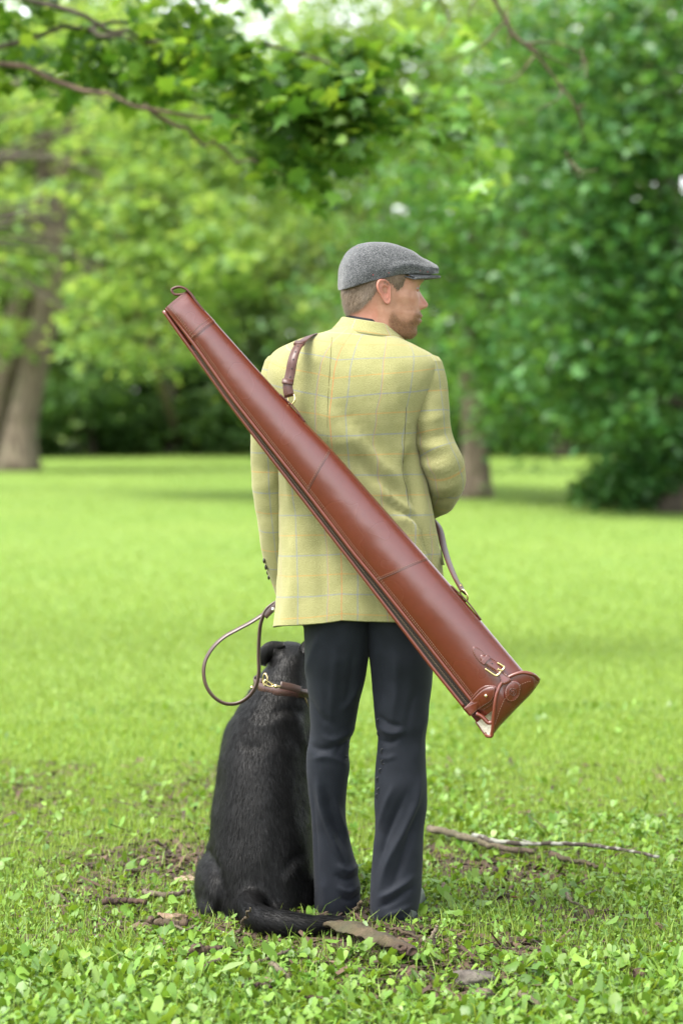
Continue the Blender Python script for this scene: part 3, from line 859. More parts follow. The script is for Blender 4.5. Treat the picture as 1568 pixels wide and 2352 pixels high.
M_skin = t.m
M_hair = leaf_mat('brown_hair', [(.10, .070, .045), (.20, .145, .095), (.30, .225, .15), (.15, .108, .07)], .08, .42, (1, .9, .8))
M_scalp = simple('hair_roots', (.13, .088, .056), .7)

# ================================================================== the man
man = thing('person', (0.0, .08, 0.0), 'man in olive checked tweed jacket and grey flat cap, back turned, looking right', 'person')

# ------------------------------------------------------------------ head
YH = .045
AX = 865.0
YAW = math.radians(12)
HF = np.array([math.cos(YAW), math.sin(YAW), 0]); HR = np.array([math.sin(YAW), -math.cos(YAW), 0])    # forward, near side (his right)
PXH = FPX / (YH + CAM_D)
HO = W(AX, 660, YH)                 # head axis at eye height
def hf(vx): return (vx - AX) / PXH / math.cos(YAW)
def hz(vy): return W(AX, vy, YH)[2] - HO[2]
def H(f, r, z): return HO + HF * f + HR * r + np.array([0, 0, z])

HEAD = [  # front (vx, vy), back (vx, vy), half width, front exponent
    (872, 567, 862, 566, .006, 2.0), (905, 570, 832, 571, .040, 2.0), (936, 583, 808, 584, .062, 2.1), (955, 604, 795, 607, .073, 2.2), (965, 626, 789, 634, .0775, 2.4), (968.5, 641, 788, 652, .0765, 2.6),
    (965, 650, 788.5, 661, .075, 2.6), (961.5, 660, 789, 671, .0740, 2.5), (960, 668, 790, 680, .0725, 2.4), (960, 680, 791.5, 690, .0710, 2.3), (961, 694, 793, 698, .0690, 2.2), (963, 708, 795, 705, .0672, 2.1), (964.5, 716, 795.5, 709, .0662, 2.0),
    (965.5, 722, 796, 712, .0655, 2.0), (965, 730, 797, 716, .0646, 1.9), (962.5, 739, 798, 720, .0637, 1.85), (957, 748, 799, 724, .0628, 1.8), (954.5, 756, 799.5, 727, .0620, 1.75), (954, 764, 800, 730, .0614, 1.7),
    (950, 772, 800.5, 733, .0608, 1.7), (941, 777, 801, 736, .0602, 1.7), (925, 778.5, 801, 740, .0596, 1.8), (908, 776, 801, 744, .0592, 2.0), (898, 778, 800, 750, .0592, 2.1), (894, 788, 797, 760, .060, 2.1),
    (893, 805, 790, 775, .0640, 2.1), (896, 830, 780, 792, .075, 2.1), (905, 860, 770, 815, .095, 2.2)]
hk = np.array([(hf(a), hz(b), hf(c), hz(d), w, e) for a, b, c, d, w, e in HEAD])
NR, NC = 128, 128
hk = cr(hk, NR, t=np.arange(len(hk)))
for _ in range(4): hk[1:-1] = hk[1:-1] * .5 + (hk[:-2] + hk[2:]) * .25
zE = hz(661); zN = hz(698); zM = hz(731)
def g(x, s): return math.exp(-(x / s) ** 2)
P = np.zeros((NR, NC, 3)); zones = np.zeros((NR, NC, 3)); FRZ = np.zeros((NR, NC, 3))
beard_line = np.array([(hf(a), hz(b)) for a, b in ((860, 735), (882, 722), (892, 716), (905, 728), (925, 738), (938, 730), (946, 718), (956, 712), (975, 710))])
for i in range(NR):
    F_, zf, B_, zb, w, ex = hk[i]
    mid = B_ + (F_ - B_) * .46
    for j in range(NC):
        a = 2 * math.pi * j / NC
        c, s = math.cos(a), math.sin(a)
        e = 2 / ex if c > 0 else 2 / 2.15
        f = mid + ((F_ - mid) if c > 0 else (mid - B_)) * math.copysign(abs(c) ** e, c)
        r = w * math.copysign(abs(s) ** (e if c > 0 else 2 / 2.15), s)
        k = (f - B_) / (F_ - B_)
        z = zb + (zf - zb) * k
        df = 0
        fw = max(0.0, min(1.0, (k - .75) / .2))
        # nose: bridge, tip and wings
        zz = z
        ridge = np.interp(zz, [hz(713), hz(709), hz(704), hz(698), hz(690), hz(680), hz(670), hz(664), hz(655)], [0, .013, .0235, .0262, .0212, .0132, .0055, .002, 0])
        sg = np.interp(zz, [hz(709), hz(699), hz(685), hz(665)], [.0125, .0125, .0095, .0085])
        df += ridge * g(r, sg) * fw
        df += .010 * (g(abs(r) - .0155, .006) * g(zz - hz(703), .007)) * fw
        # sockets, brow, cheek bones
        df -= .0100 * g(abs(r) - .030, .013) * g(zz - zE, .011) * max(0, min(1, (k - .6) / .2))
        df += .0045 * g(abs(r) - .028, .022) * g(zz - hz(645), .008) * fw
        df += .004 * g(abs(r) - .050, .018) * g(zz - hz(685), .016) * (1 if k > .5 else 0)
        # lips and chin
        df += .0055 * g(r, .020) * g(zz - hz(725), .0050) * fw
        df += .0060 * g(r, .019) * g(zz - hz(736.5), .0052) * fw
        df -= .0040 * g(r, .022) * g(zz - hz(731), .0022) * fw
        df += .0035 * g(r, .020) * g(zz - hz(763), .012) * fw
        rr = r + math.copysign(.004 * g(z - hz(683), .018) * g(k - .72, .12), r)
        P[i, j] = H(f + df, rr, z)
        FRZ[i, j] = (f + df, rr, z)
        bz = np.interp(f, beard_line[:, 0], beard_line[:, 1])
        bm = .9 * max(0, min(1, (bz - z) / .026 + .30)) * max(0, min(1, (f - hf(878)) / .010)) * max(0, min(1, (z - hz(790)) / .02))
        bm = max(bm, .35 * g(f - hf(893), .008) * g(z - hz(692), .02))
        lip = g(r, .021) * max(g(zz - hz(726), .003), g(zz - hz(736), .0035)) * fw
        zones[i, j, 0] = bm * (1 - .8 * lip)
        zones[i, j, 1] = min(1, .28 * g(z - hz(690), .02) * fw + .55 * g(r, .012) * g(z - hz(700), .010) * fw + .6 * lip + .25 * g(z - hz(735), .05) * (k < .35))
        zones[i, j, 2] = .85 * g(abs(r) - .030, .016) * g(zz - hz(646), .0045) * fw + .75 * g(abs(r) - .031, .012) * g(zz - hz(658.5), .0022) * fw
hb = MB()
hb.grid(P, closed=True)
hb.f.append(tuple(range(NC))[::-1])
zone_list = [zones.reshape(-1, 3)]

def ear(side):
    """outer ear: rim, bowl and lobe, standing off the head"""
    out = np.array([(0, .033), (.012, .031), (.019, .020), (.019, .006), (.014, -.008), (.010, -.020), (.006, -.030), (-.001, -.032), (-.006, -.026), (-.008, -.014), (-.010, 0), (-.012, .014), (-.009, .027)])
    out = cr(np.vstack([out, out[:1]]), 33)[:-1]
    K = len(out)
    rings = [(1.0, -.010), (1.03, -.004), (1.04, .003), (.95, .0065), (.82, .003), (.70, .0005), (.58, .003), (.46, .001), (.30, -.006), (.12, -.009)]
    rows = []
    for q, h in rings:
        row = []
        for (px, pz) in out:
            lobe = max(0, min(1, (-pz - .012) / .012))
            hh = h * (1 - .6 * lobe) + .002 * lobe
            x, z = px * q, pz * q
            f = hf(871) - x * 1.22 - .16 * z                 # ear leans back
            back = (x + .010)                                # the rear of the ear stands off further
            r = .0690 + .0045 + hh * 1.1 + back * .42
            row.append(H(f, side * r, hz(673) + z * 1.02))
        rows.append(row)
    hb.grid(rows, closed=True, flip=side > 0)
    z = np.zeros((len(rings) * K, 3)); z[:, 1] = .45
    z[: 3 * K, 1] = .65
    zone_list.append(z)
n_before = hb.n
ear(1); ear(-1)

# torso, limbs and hands under the clothes: one skinned chain, joined to the head as the body
def skin_chain(name, pts, edges, radii, root_i, sub=1):
    me = bpy.data.meshes.new(name); me.from_pydata([tuple(p) for p in pts], edges, []); me.update()
    o = bpy.data.objects.new(name, me); scene.collection.objects.link(o)
    o.modifiers.new('skin', 'SKIN')
    sv = me.skin_vertices[0].data
    for i, r in enumerate(radii): sv[i].radius = (r, r) if np.isscalar(r) else r
    for v in sv: v.use_root = False
    sv[root_i].use_root = True
    return baked(o, [('SUBSURF', dict(levels=sub, render_levels=sub))])

YT = 0.0
sh_r, sh_l = W(972, 850, .01), W(645, 850, .01)
el_r, wr_r = W(1014, 1085, -.01), np.array([W(930, 1172, .21)[0], .25, W(930, 1172, .21)[2]])
el_l, wr_l = W(614, 1120, .01), W(664, 1328, .12)
hip = W(835, 1420, .01); chest = W(805, 960, .01); nk = W(842, 770, .03)
kn_l, an_l = W(765, 1690, .08), np.array([W(772, 2060, .21)[0], .22, .09])
kn_r, an_r = W(920, 1690, .02), np.array([W(905, 2080, .08)[0], .10, .09])
hl, hr_ = W(775, 1450, .02), W(905, 1450, .01)
pts = [hip, (hip + chest) / 2, chest, nk, sh_l, el_l, wr_l, sh_r, el_r, wr_r, hl, kn_l, an_l, hr_, kn_r, an_r]
edges = [(0, 1), (1, 2), (2, 3), (2, 4), (4, 5), (5, 6), (2, 7), (7, 8), (8, 9), (0, 10), (10, 11), (11, 12), (0, 13), (13, 14), (14, 15)]
rad = [.06, .07, .09, .05, .04, .034, .024, .04, .034, .024, .058, .036, .024, .058, .036, .024]
body_me = skin_chain('body_chain', pts, edges, rad, 0)

def hand(wrist, d, side, palm_n, curl):
    """hand of palm and five bent fingers: d = direction of the palm, palm_n = out of the palm, side = towards the thumb"""
    d = unit(d); side = unit(side - d * np.dot(side, d)); pn = unit(palm_n - d * np.dot(palm_n, d))
    P_ = [wrist, wrist + d * .05]; E = [(0, 1)]; R_ = [(.024, .018), (.030, .016)]
    for k, (off, ln, st) in enumerate(((.030, .070, .095), (.010, .080, .100), (-.010, .075, .096), (-.029, .060, .088))):
        base = wrist + side * off + d * st
        i0 = len(P_); P_.append(base); E.append((1, i0)); R_.append((.0105, .0105))
        pos, ang = base.copy(), 0.0
        for q, fr in enumerate((.45, .32, .23)):
            ang += curl[k] * (1.0 if q else .7)
            pos = pos + (d * math.cos(ang) + pn * math.sin(ang)) * ln * fr
            P_.append(pos.copy()); E.append((len(P_) - 2, len(P_) - 1)); R_.append((.0095 - .001 * q,) * 2)
    b = wrist + d * .035 + side * .028
    P_.append(b); E.append((1, len(P_) - 1)); R_.append((.012, .012))
    for q in range(2):
        b = b + unit(d * .75 + side * (.6 - .5 * q) + pn * .5) * .034
        P_.append(b.copy()); E.append((len(P_) - 2, len(P_) - 1)); R_.append((.0105 - .0015 * q,) * 2)
    return skin_chain('hand_chain', P_, E, R_, 0)
hand_l = hand(wr_l, (.25, .9, -.6), (.2, 1, 0), (1, 0, 0), (.85, .9, .9, .95))
hand_r = hand(wr_r, (-.8, .45, .1), (0, .2, 1), (0, -1, 0), (.7, .75, .8, .85))
for m in (body_me, hand_l, hand_r):
    V = np.array([v.co[:] for v in m.vertices]); hb.add(V, [tuple(p.vertices) for p in m.polygons])
    zone_list.append(np.zeros((len(V), 3)))
me = hb.mesh('body')
at = me.color_attributes.new('skin_zones', 'FLOAT_COLOR', 'POINT')
zl = np.concatenate(zone_list)
at.data.foreach_set('color', np.concatenate([zl, np.ones((len(zl), 1))], 1).astype(np.float32).ravel())
body = put('body', me, M_skin, man)

# eyes
for s in (1, -1):
    e = MB().ball(H(hf(947), s * .030, hz(661.5)), .0115, 16, 10)
    eo = put('eye', e, simple('eye_white', (.28, .25, .23), .3), body)
    ir = MB().ball(H(hf(947) + .0086, s * .0295, hz(661.5)), (.0042, .0052, .0052), 12, 8)
    put('iris', ir, simple('iris_brown', (.05, .03, .02), .15), body)
    lid = MB()
    for zc, k in ((hz(661.5), 1),):
        rows = []
        for q in np.linspace(.06, 1.3, 7):                       # upper lid, covers the top of the ball
            rows.append([H(hf(947) + .0126 * math.cos(q) * math.cos(a), s * .030 + .0126 * math.cos(q) * math.sin(a), hz(661.5) + .0126 * math.sin(q)) for a in np.linspace(-2.1, 2.1, 17)])
        lid.grid(rows)
        rows = []
        for q in np.linspace(-.30, -1.3, 6):
            rows.append([H(hf(947) + .0125 * math.cos(q) * math.cos(a), s * .030 + .0125 * math.cos(q) * math.sin(a), hz(661.5) + .0125 * math.sin(q)) for a in np.linspace(-2.1, 2.1, 17)])
        lid.grid(rows, flip=True)
    put('eyelid', lid, M_skin, body)

# hair: short back and sides below the cap, cut away round the ear
hl_ = np.array([(hf(a), hz(b)) for a, b in ((780, 722), (800, 720), (818, 711), (832, 700), (843, 689), (851, 672), (856, 655), (884, 655), (889, 664), (896, 668), (904, 668), (910, 660), (916, 648), (920, 636), (930, 610))])
def hair_edge(f): return np.interp(f, hl_[:, 0], hl_[:, 1])
sm = MB(); hp, hn = [], []
idx = {}
hv, hfc = [], []
for i in range(NR - 1):
    for j in range(NC):
        q = [(i, j), (i, (j + 1) % NC), (i + 1, (j + 1) % NC), (i + 1, j)]
        cz = FRZ[i, j]
        if cz[2] < hz(600) and all(FRZ[a][2] > hair_edge(FRZ[a][0]) for a in q):
            ids = []
            for a in q:
                if a not in idx:
                    idx[a] = len(hv)
                    ctr = H(hf(868), 0, FRZ[a][2]); nn = unit(P[a] - ctr)
                    ed = min(1, (FRZ[a][2] - hair_edge(FRZ[a][0])) / .02)
                    hv.append(P[a] + nn * (.0012 + .0038 * ed))
                ids.append(idx[a])
            hfc.append(tuple(ids))
sm.add(hv, hfc)
hair = put('hair', sm, M_scalp, man)
hvA = np.array(hv); fa = np.array(hfc)
n = 9000
pick = fa[RNG.integers(0, len(fa), n)]; wts = RNG.dirichlet(np.ones(4), n)
root = (hvA[pick] * wts[..., None]).sum(1)
ctr = H(hf(868), 0, 0); nrm = root - ctr; nrm[:, 2] = 0; nrm /= np.linalg.norm(nrm, axis=1)[:, None]
back = np.clip(-(nrm @ HF), 0, 1)[:, None]
dirv = np.array([0, 0, -1.0]) + nrm * .16 - HF * (1 - back) * .42 + RNG.normal(0, .16, (n, 3))
dirv /= np.linalg.norm(dirv, axis=1)[:, None]
ln = RNG.uniform(.007, .015, n)[:, None]
sd_ = np.cross(dirv, nrm); sd_ /= np.linalg.norm(sd_, axis=1)[:, None]
V = np.stack([root - sd_ * .00045, root + sd_ * .00045, root + dirv * ln + nrm * .001], 1).reshape(-1, 3)
put('hair_strands', np_mesh('hair_strands', V, np.arange(n * 3).reshape(-1, 3)), M_hair, hair, kind='stuff')
# stubble and moustache hairs
cand = [(i, j) for i in range(NR) for j in range(NC) if zones[i, j, 0] > .4]
ci = RNG.integers(0, len(cand), 3200)
V = []
for k in ci:
    i, j = cand[k]; i2, j2 = min(i + 1, NR - 1), (j + 1) % NC
    a, b_, c_ = P[i, j], P[i2, j], P[i, j2]
    u, v = RNG.random(2)
    p0 = a + (b_ - a) * u + (c_ - a) * v
    nn = np.cross(b_ - a, c_ - a); nn = unit(nn)
    if np.dot(nn, a - H(hf(900), 0, FRZ[i, j][2])) < 0: nn = -nn
    dd = unit(np.array([0, 0, -1.0]) * .9 + HF * .5 + nn * .45 + RNG.normal(0, .25, 3)); s_ = unit(np.cross(dd, nn)) * .00035
    V += [p0 - s_, p0 + s_, p0 + dd * RNG.uniform(.003, .0075)]
put('beard', np_mesh('beard', V, np.arange(len(V)).reshape(-1, 3)), leaf_mat('beard_hair', [(.13, .055, .022), (.24, .115, .05), (.34, .19, .09)], .1, .5, (1, .9, .7)), man, kind='stuff')

# ------------------------------------------------------------------ flat cap
def cap_rows():
    """closed sections from the front of the crown to the back of the head, following the tilted head band"""
    rows = []
    # station: vx, top vy, lower edge vy, half width
    st = [(1000, 616, 626, .020), (996, 608.5, 629, .052), (984, 601.5, 631, .068), (962, 590, 632, .080), (936, 574.5, 630, .088), (900, 561.5, 633, .092), (868, 556.5, 640, .093), (845, 557.5, 645, .092),
          (818, 564, 653, .086), (799, 580, 660, .073), (787, 601, 664.5, .055), (782, 622, 666, .036), (781.5, 640, 666.5, .018)]
    st = cr(np.array(st, float), 44)
    for k, (vx, t_, b_, w) in enumerate(st):
        f = hf(vx); zt, zb = hz(t_), hz(b_)
        row = []
        for a in np.linspace(0, math.pi, 41):                    # over the top from far side to near side
            cc, ss = -math.cos(a), math.sin(a)
            lo = abs(cc)
            r = w * math.copysign(lo ** .62, cc)
            z = zb + (zt - zb) * ss ** .62
            # the crown puffs out over the band, then tucks in at the edge
            low = max(0, 1 - (z - zb) / max(zt - zb, .01) / .30)
            r -= math.copysign(.007 * low ** 2, cc) * (1 if w > .03 else 0)
            # pleat: crown overhangs along a soft fold towards the peak
            pf = max(0, min(1, (vx - 850) / 60.0))
            z_p = hz(613 + (vx - 860) * .085)
            r += math.copysign(.007 * g(z - z_p - .006, .008) * pf - .018 * g(z - z_p + .006, .0055) * pf, cc) * (ss < .95)
            row.append(H(f + .0015 * fbm((f * 10, r * 10, z * 10), 3, 2), r, z + .0015 * fbm((f * 10, r * 10, z * 10), 2.4, 5)))
        rows.append(row)
    return rows
rows = cap_rows()
cb = MB(); cb.grid(rows)
inner = [[np.asarray(p) + (H(hf(870), 0, hz(640)) - np.asarray(p)) * .045 for p in r] for r in rows]
cb.grid(inner, flip=True)
for e in (0, -1):
    cb.grid([[r[e] for r in rows], [r[e] for r in inner]], flip=(e == 0))
cb.add(rows[0], [tuple(range(41))]); cb.add(rows[-1], [tuple(range(41))[::-1]])
cap = put('flat_cap', cb, M_cap, man, label='grey tweed flat cap with red flecks')
# peak: curved stiff brim
pb = MB(); top, bot = [], []
for k, u in enumerate(np.linspace(0, 1, 12)):
    rt, rb_ = [], []
    for a in np.linspace(-1.42, 1.42, 35):
        cw = math.cos(a)
        f0, f1 = hf(898) + (hf(975) - hf(898)) * cw ** .9, hf(912) + (hf(1008) - hf(912)) * cw ** .75
        f = f0 + (f1 - f0) * u
        r = (.080 + .006 * u) * math.sin(a) * (1 + .05 * cw)
        z = hz(628.0) + (hz(632.6) - hz(628.0)) * u - .0045 * (1 - cw) - .0045 * u * (1 - cw)
        rt.append(H(f, r, z)); rb_.append(H(f - .002, r * .985, z - .0065))
    top.append(rt); bot.append(rb_)
pb.grid(top, flip=True); pb.grid(bot)
pb.tube([np.asarray(a) * .5 + np.asarray(b) * .5 for a, b in zip(top[-1], bot[-1])], .0034, 8)
put('cap_peak', pb, M_cap, cap)
pb = MB().tube([H(hf(a), s, hz(b)) for a, b, s in ((787, 665, .03), (800, 660, .064), (820, 652.5, .0785), (845, 645, .0845), (868, 639.5, .0855), (890, 634.5, .0842), (912, 629.5, .080))], .0020, 6)
put('cap_band', pb, M_cap, cap)

# ------------------------------------------------------------------ shirt collar seen as a dark line above the jacket
def neckloop(vy_shift, grow, zdrop=0.0, tilt=1.0):
    """loop round the neck, in the tilt of the jacket collar"""
    pts = []
    cx, cy = W(846, 745, .045)[0], .045
    for a in np.linspace(0, 2 * math.pi, 49)[:-1]:
        x = cx + (.0605 + grow) * math.cos(a); y = cy + (.064 + grow) * math.sin(a)
        vx = 784 + (x) * FPX / (y + CAM_D)
        vy = 741 + vy_shift + (vx - 846) * .16 * tilt + 60 * max(0, math.sin(a)) * .9
        pts.append(W(vx, vy, y) - np.array([0, 0, zdrop]))
    return pts
sb = MB(); sb.grid([neckloop(-9.5 + k * 6, -.0005 + .0014 * k) for k in range(5)], closed=True)
put('shirt_collar', sb, M_black_cloth, man)

# ------------------------------------------------------------------ jacket
ROWS = [  # L(vx,vy,y) R(vx,vy,y) B(vx,vy,y) F(vx,vy,y)
    ((772, 752, .03), (902, 770, .03), (822, 748, -.025), (860, 800, .125)),
    ((745, 762, .02), (925, 781, .02), (806, 768, -.062), (850, 825, .135)),
    ((708, 771, .01), (955, 793, .01), (790, 790, -.095), (845, 850, .145)),
    ((668, 786, .0), (985, 809, .0), (777, 818, -.120), (835, 880, .150)),
    ((632, 805, .0), (1002, 824, .0), (768, 850, -.136), (825, 910, .155)),
    ((614, 833, .0), (1004, 850, .0), (763, 885, -.145), (820, 940, .158)),
    ((614, 875, .0), (992, 893, .0), (760, 922, -.149), (815, 970, .158)),
    ((622, 930, .0), (972, 943, .0), (760, 965, -.149), (812, 1000, .156)),
    ((631, 990, .0), (958, 998, .0), (762, 1010, -.143), (812, 1035, .150)),
    ((636, 1050, .0), (966, 1052, .0), (765, 1058, -.134), (812, 1075, .145)),
    ((638, 1110, .0), (980, 1110, .0), (770, 1112, -.126), (815, 1120, .140)),
    ((639, 1180, .0), (994, 1178, .0), (776, 1178, -.124), (820, 1180, .138)),
    ((640, 1260, .0), (1010, 1256, .0), (782, 1256, -.133), (825, 1256, .140)),
    ((638, 1330, .0), (1019, 1324, .0), (784, 1326, -.146), (828, 1326, .142)),
    ((634, 1395, .0), (1026, 1384, .0), (784, 1384, -.153), (828, 1390, .143)),
    ((629, 1440, .0), (1028, 1424, .0), (784, 1424, -.155), (828, 1436, .143))]
keys = np.array([np.concatenate([W(*q) for q in r]) for r in ROWS])
NRW, NCL = 110, 97
K = cr(keys, NRW, t=np.concatenate([[0], np.cumsum(np.linalg.norm(np.diff(keys[:, 6:9], axis=0), axis=1))]))
FOLDS = [  # polyline in the picture on the back, width px, depth m
    ([(752, 915), (772, 985), (815, 1055)], 16, .006), ([(770, 905), (830, 985), (905, 1075)], 20, -.006), ([(785, 960), (850, 1040), (915, 1120)], 15, .007), ([(800, 1020), (870, 1100), (940, 1165)], 16, -.007),
    ([(690, 880), (716, 960), (752, 1040)], 18, .005), ([(860, 1100), (905, 1150), (955, 1190)], 10, .008), ([(880, 1140), (925, 1175), (962, 1195)], 8, -.007), ([(905, 1180), (940, 1205), (965, 1240)], 9, .007),
    ([(935, 1020), (942, 1080), (955, 1140), (962, 1180)], 9, -.010), ([(925, 940), (932, 1000), (938, 1060)], 12, .006), ([(820, 1330), (826, 1380), (832, 1440)], 12, .009), ([(800, 1320), (802, 1380), (806, 1440)], 10, -.006),
    ([(680, 1190), (676, 1300), (672, 1430)], 16, .004), ([(720, 1200), (735, 1300), (745, 1430)], 18, -.005), ([(955, 1190), (985, 1260), (1006, 1330)], 9, -.007), ([(940, 1200), (968, 1270), (985, 1340)], 9, .006),
    ([(700, 830), (740, 870), (760, 930)], 18, -.004), ([(880, 830), (905, 900), (920, 960)], 22, .004), ([(660, 1060), (668, 1120), (672, 1180)], 12, .004)]
FS = [(cr(p_, 90), w * 1.05, d_ * 2.7) for p_, w, d_ in FOLDS]
J = None
def proj(p):
    q = np.asarray(p) - np.array([0, -CAM_D, CAM_H])
    dpt = q[1] * CP - q[2] * SP; up = q[1] * SP + q[2] * CP
    return 784 + FPX * q[0] / dpt, 1176 - FPX * up / dpt
def folds_v(PT, FS, sharp=False):
    """cloth folds for many points at once; sharp folds have a crisp crest"""
    q = np.asarray(PT).reshape(-1, 3) - np.array([0, -CAM_D, CAM_H])
    dpt = q[:, 1] * CP - q[:, 2] * SP; up = q[:, 1] * SP + q[:, 2] * CP
    vx, vy = 784 + FPX * q[:, 0] / dpt, 1176 - FPX * up / dpt
    out = np.zeros(len(q))
    for pl, w, dep in FS:
        m = np.where((vx > pl[:, 0].min() - 4 * w) & (vx < pl[:, 0].max() + 4 * w) & (vy > pl[:, 1].min() - 4 * w) & (vy < pl[:, 1].max() + 4 * w))[0]
        if not len(m): continue
        D = np.hypot(pl[None, :, 0] - vx[m, None], pl[None, :, 1] - vy[m, None])
        k = D.argmin(1); d_ = D.min(1)
        en = np.minimum(1, np.minimum(k, len(pl) - 1 - k) / (len(pl) * .28) + .08)
        prof = np.clip(1 - d_ / (2.1 * w), 0, 1) ** 1.7 if sharp else np.exp(-(d_ / w) ** 2)
        out[m] += dep * en * prof
    return out
def folds(p, FS):
    vx, vy = proj(p); d_ = 0.0
    for pl, w, dep in FS:
        q = np.hypot(pl[:, 0] - vx, pl[:, 1] - vy)
        k = int(q.argmin())
        if q[k] < w * 2.6:
            en = min(1, min(k, len(pl) - 1 - k) / 5 + .15)
            d_ += dep * math.exp(-(q[k] / w) ** 2) * en
    return d_
P = np.zeros((NRW, NCL, 3))
TH = np.linspace(-math.pi / 2, 1.5 * math.pi, NCL)             # starts and ends at the front
for i in range(NRW):
    L, R_, B, F_ = K[i].reshape(4, 3)
    ex = 2 / (2.15 + .55 * min(1, i / 40))
    for j, a in enumerate(TH):
        c, s = math.cos(a), math.sin(a)
        side = R_ if c > 0 else L; ends = B if s > 0 else F_
        ce, se = abs(c) ** ex, abs(s) ** ex
        x = ends[0] + (side[0] - ends[0]) * ce
        y = side[1] + (ends[1] - side[1]) * se
        wz = ce / (ce + se)
        z = ends[2] + (side[2] - ends[2]) * wz
        P[i, j] = (x, y, z)
cen = P.mean(1)
PF = folds_v(P, FS, True).reshape(NRW, NCL)
for i in range(NRW):
    for j in range(NCL):
        p = P[i, j]; nn = p - cen[i]; nn[2] = 0; nn = unit(nn)
        d_ = .0022 * fbm(p, 7, 3.1) + .0010 * fbm(p, 22, 8.2)
        if nn[1] < .25: d_ += PF[i, j]
        if i > NRW * .75: d_ += .0030 * math.sin(j * .62 + 1) * ((i / NRW) - .75) * 4
        P[i, j] = p + nn * d_
P[:, -1] = P[:, 0]
arc = np.zeros((NRW, NCL))
mid = NCL // 2
for j in range(mid + 1, NCL): arc[:, j] = arc[:, j - 1] + np.linalg.norm(P[:, j] - P[:, j - 1], axis=1)
for j in range(mid - 1, -1, -1): arc[:, j] = arc[:, j + 1] - np.linalg.norm(P[:, j] - P[:, j + 1], axis=1)
mean_arc = arc[40:].mean(0)
arc = arc * .55 + mean_arc[None] * .45 * np.clip(np.linspace(.75, 1.05, NRW), 0, 1)[:, None] + .0 * arc
vv = np.concatenate([[0], np.cumsum(np.linalg.norm(np.diff(P[:, mid], axis=0), axis=1))])
UV = np.stack([arc, np.repeat(vv[:, None], NCL, 1)], -1)
jb = MB(); jb.grid(P, UV)
inn = P.copy()
for i in range(NRW):
    q = inn[i] - cen[i]; q[:, 2] = 0
    inn[i] = inn[i] - q / np.linalg.norm(q, axis=1)[:, None] * .006
jb.grid(inn[NRW - 16:], UV[NRW - 16:], flip=True)
jb.grid([P[-1], (P[-1] + inn[-1]) / 2 - np.array([0, 0, .0025]), inn[-1]], [UV[-1], UV[-1], UV[-1]])
jacket = put('jacket', jb, M_tweed, man, label='olive tweed jacket with blue and orange window check')

# back seam and side seams
sm = MB()
jtree = bvh(jb)
M_seam = simple('olive_seam_thread', (.07, .06, .018), .95)  # seams are drawn as dark olive thread
for pl in ([(762, 775), (758, 840), (754, 900), (752, 960), (752, 1020)], [(932, 935), (929, 1000), (926, 1050), (924, 1085), (935, 1130), (937, 1165)]):
    Q = [hit(jtree, a, b_, -.0003) for a, b_ in cr(pl, 36)]
    put('seam', MB().tube(Q, .0009, 6), M_seam, jacket)

def sleeve(path, nr=70, nc=41, folds_=None, vis=None, s0=0.0, cuff=True):
    Kp = cr(np.array([np.concatenate([W(*q[:3]), q[3:]]) for q in path]), nr)
    C_, ra, rb_ = Kp[:, :3], Kp[:, 3], Kp[:, 4]
    T = np.gradient(C_, axis=0); T /= np.linalg.norm(T, axis=1)[:, None]
    nrm = unit(np.cross(T[0], (0, -1, 0)))
    PP = np.zeros((nr, nc, 3)); UV = np.zeros((nr, nc, 2))
    Ls = np.concatenate([[0], np.cumsum(np.linalg.norm(np.diff(C_, axis=0), axis=1))])
    for i in range(nr):
        nrm = unit(nrm - T[i] * np.dot(nrm, T[i])); b = np.cross(T[i], nrm)
        for j in range(nc):
            a = 2 * math.pi * j / (nc - 1) + math.pi / 2
            dv = nrm * math.cos(a) * ra[i] + b * math.sin(a) * rb_[i]
            p = C_[i] + dv
            PP[i, j] = p
            UV[i, j] = (s0 + (j / (nc - 1) - .5) * 2 * math.pi * .055, Ls[i] + .02)
    FV_ = folds_v(PP, folds_, True).reshape(nr, nc)
    for i in range(nr):
        for j in range(nc):
            p = PP[i, j]; nn = unit(p - C_[i])
            d_ = .0020 * fbm(p, 8, 4.4) + .0008 * fbm(p, 24, 1.2)
            d_ += FV_[i, j]
            PP[i, j] = p + nn * d_
    PP[:, -1] = PP[:, 0]
    m = MB(); m.grid(PP, UV)
    # rounded sleeve head
    cap_rows_ = []
    for q in (.0, .5, .85, 1.0):
        cap_rows_.append(C_[0] + (PP[0] - C_[0]) * math.sqrt(max(0, 1 - q * q)) - T[0] * q * ra[0] * .55)
    m.grid(cap_rows_, [UV[0]] * 4, flip=True)
    inn = C_[-6:, None] + (PP[-6:] - C_[-6:, None]) * .88
    m.grid(inn, UV[-6:], flip=True); m.grid([PP[-1], inn[-1]], [UV[-1], UV[-1]])
    return m, PP, C_
FSR = [(cr(p_, 90), w * .95, d_ * 1.6) for p_, w, d_ in [
    ([(945, 1035), (985, 1052), (1030, 1050)], 8, -.006), ([(960, 1065), (1005, 1075), (1050, 1062)], 7, .005), ([(975, 1095), (1020, 1098), (1066, 1085)], 7, -.006), ([(985, 1125), (1030, 1120), (1066, 1102)], 7, .005),
    ([(990, 1150), (1025, 1150), (1055, 1130)], 6, -.006), ([(1000, 1175), (1025, 1172), (1045, 1155)], 6, .004), ([(950, 900), (985, 890), (1020, 905)], 13, -.005), ([(945, 960), (985, 965), (1030, 950)], 12, .005), ([(942, 990), (975, 1005), (1035, 990)], 9, -.006), ([(948, 1015), (985, 1028), (1042, 1020)], 8, .005), ([(960, 850), (980, 880), (990, 950), (995, 1010)], 12, .003)]]
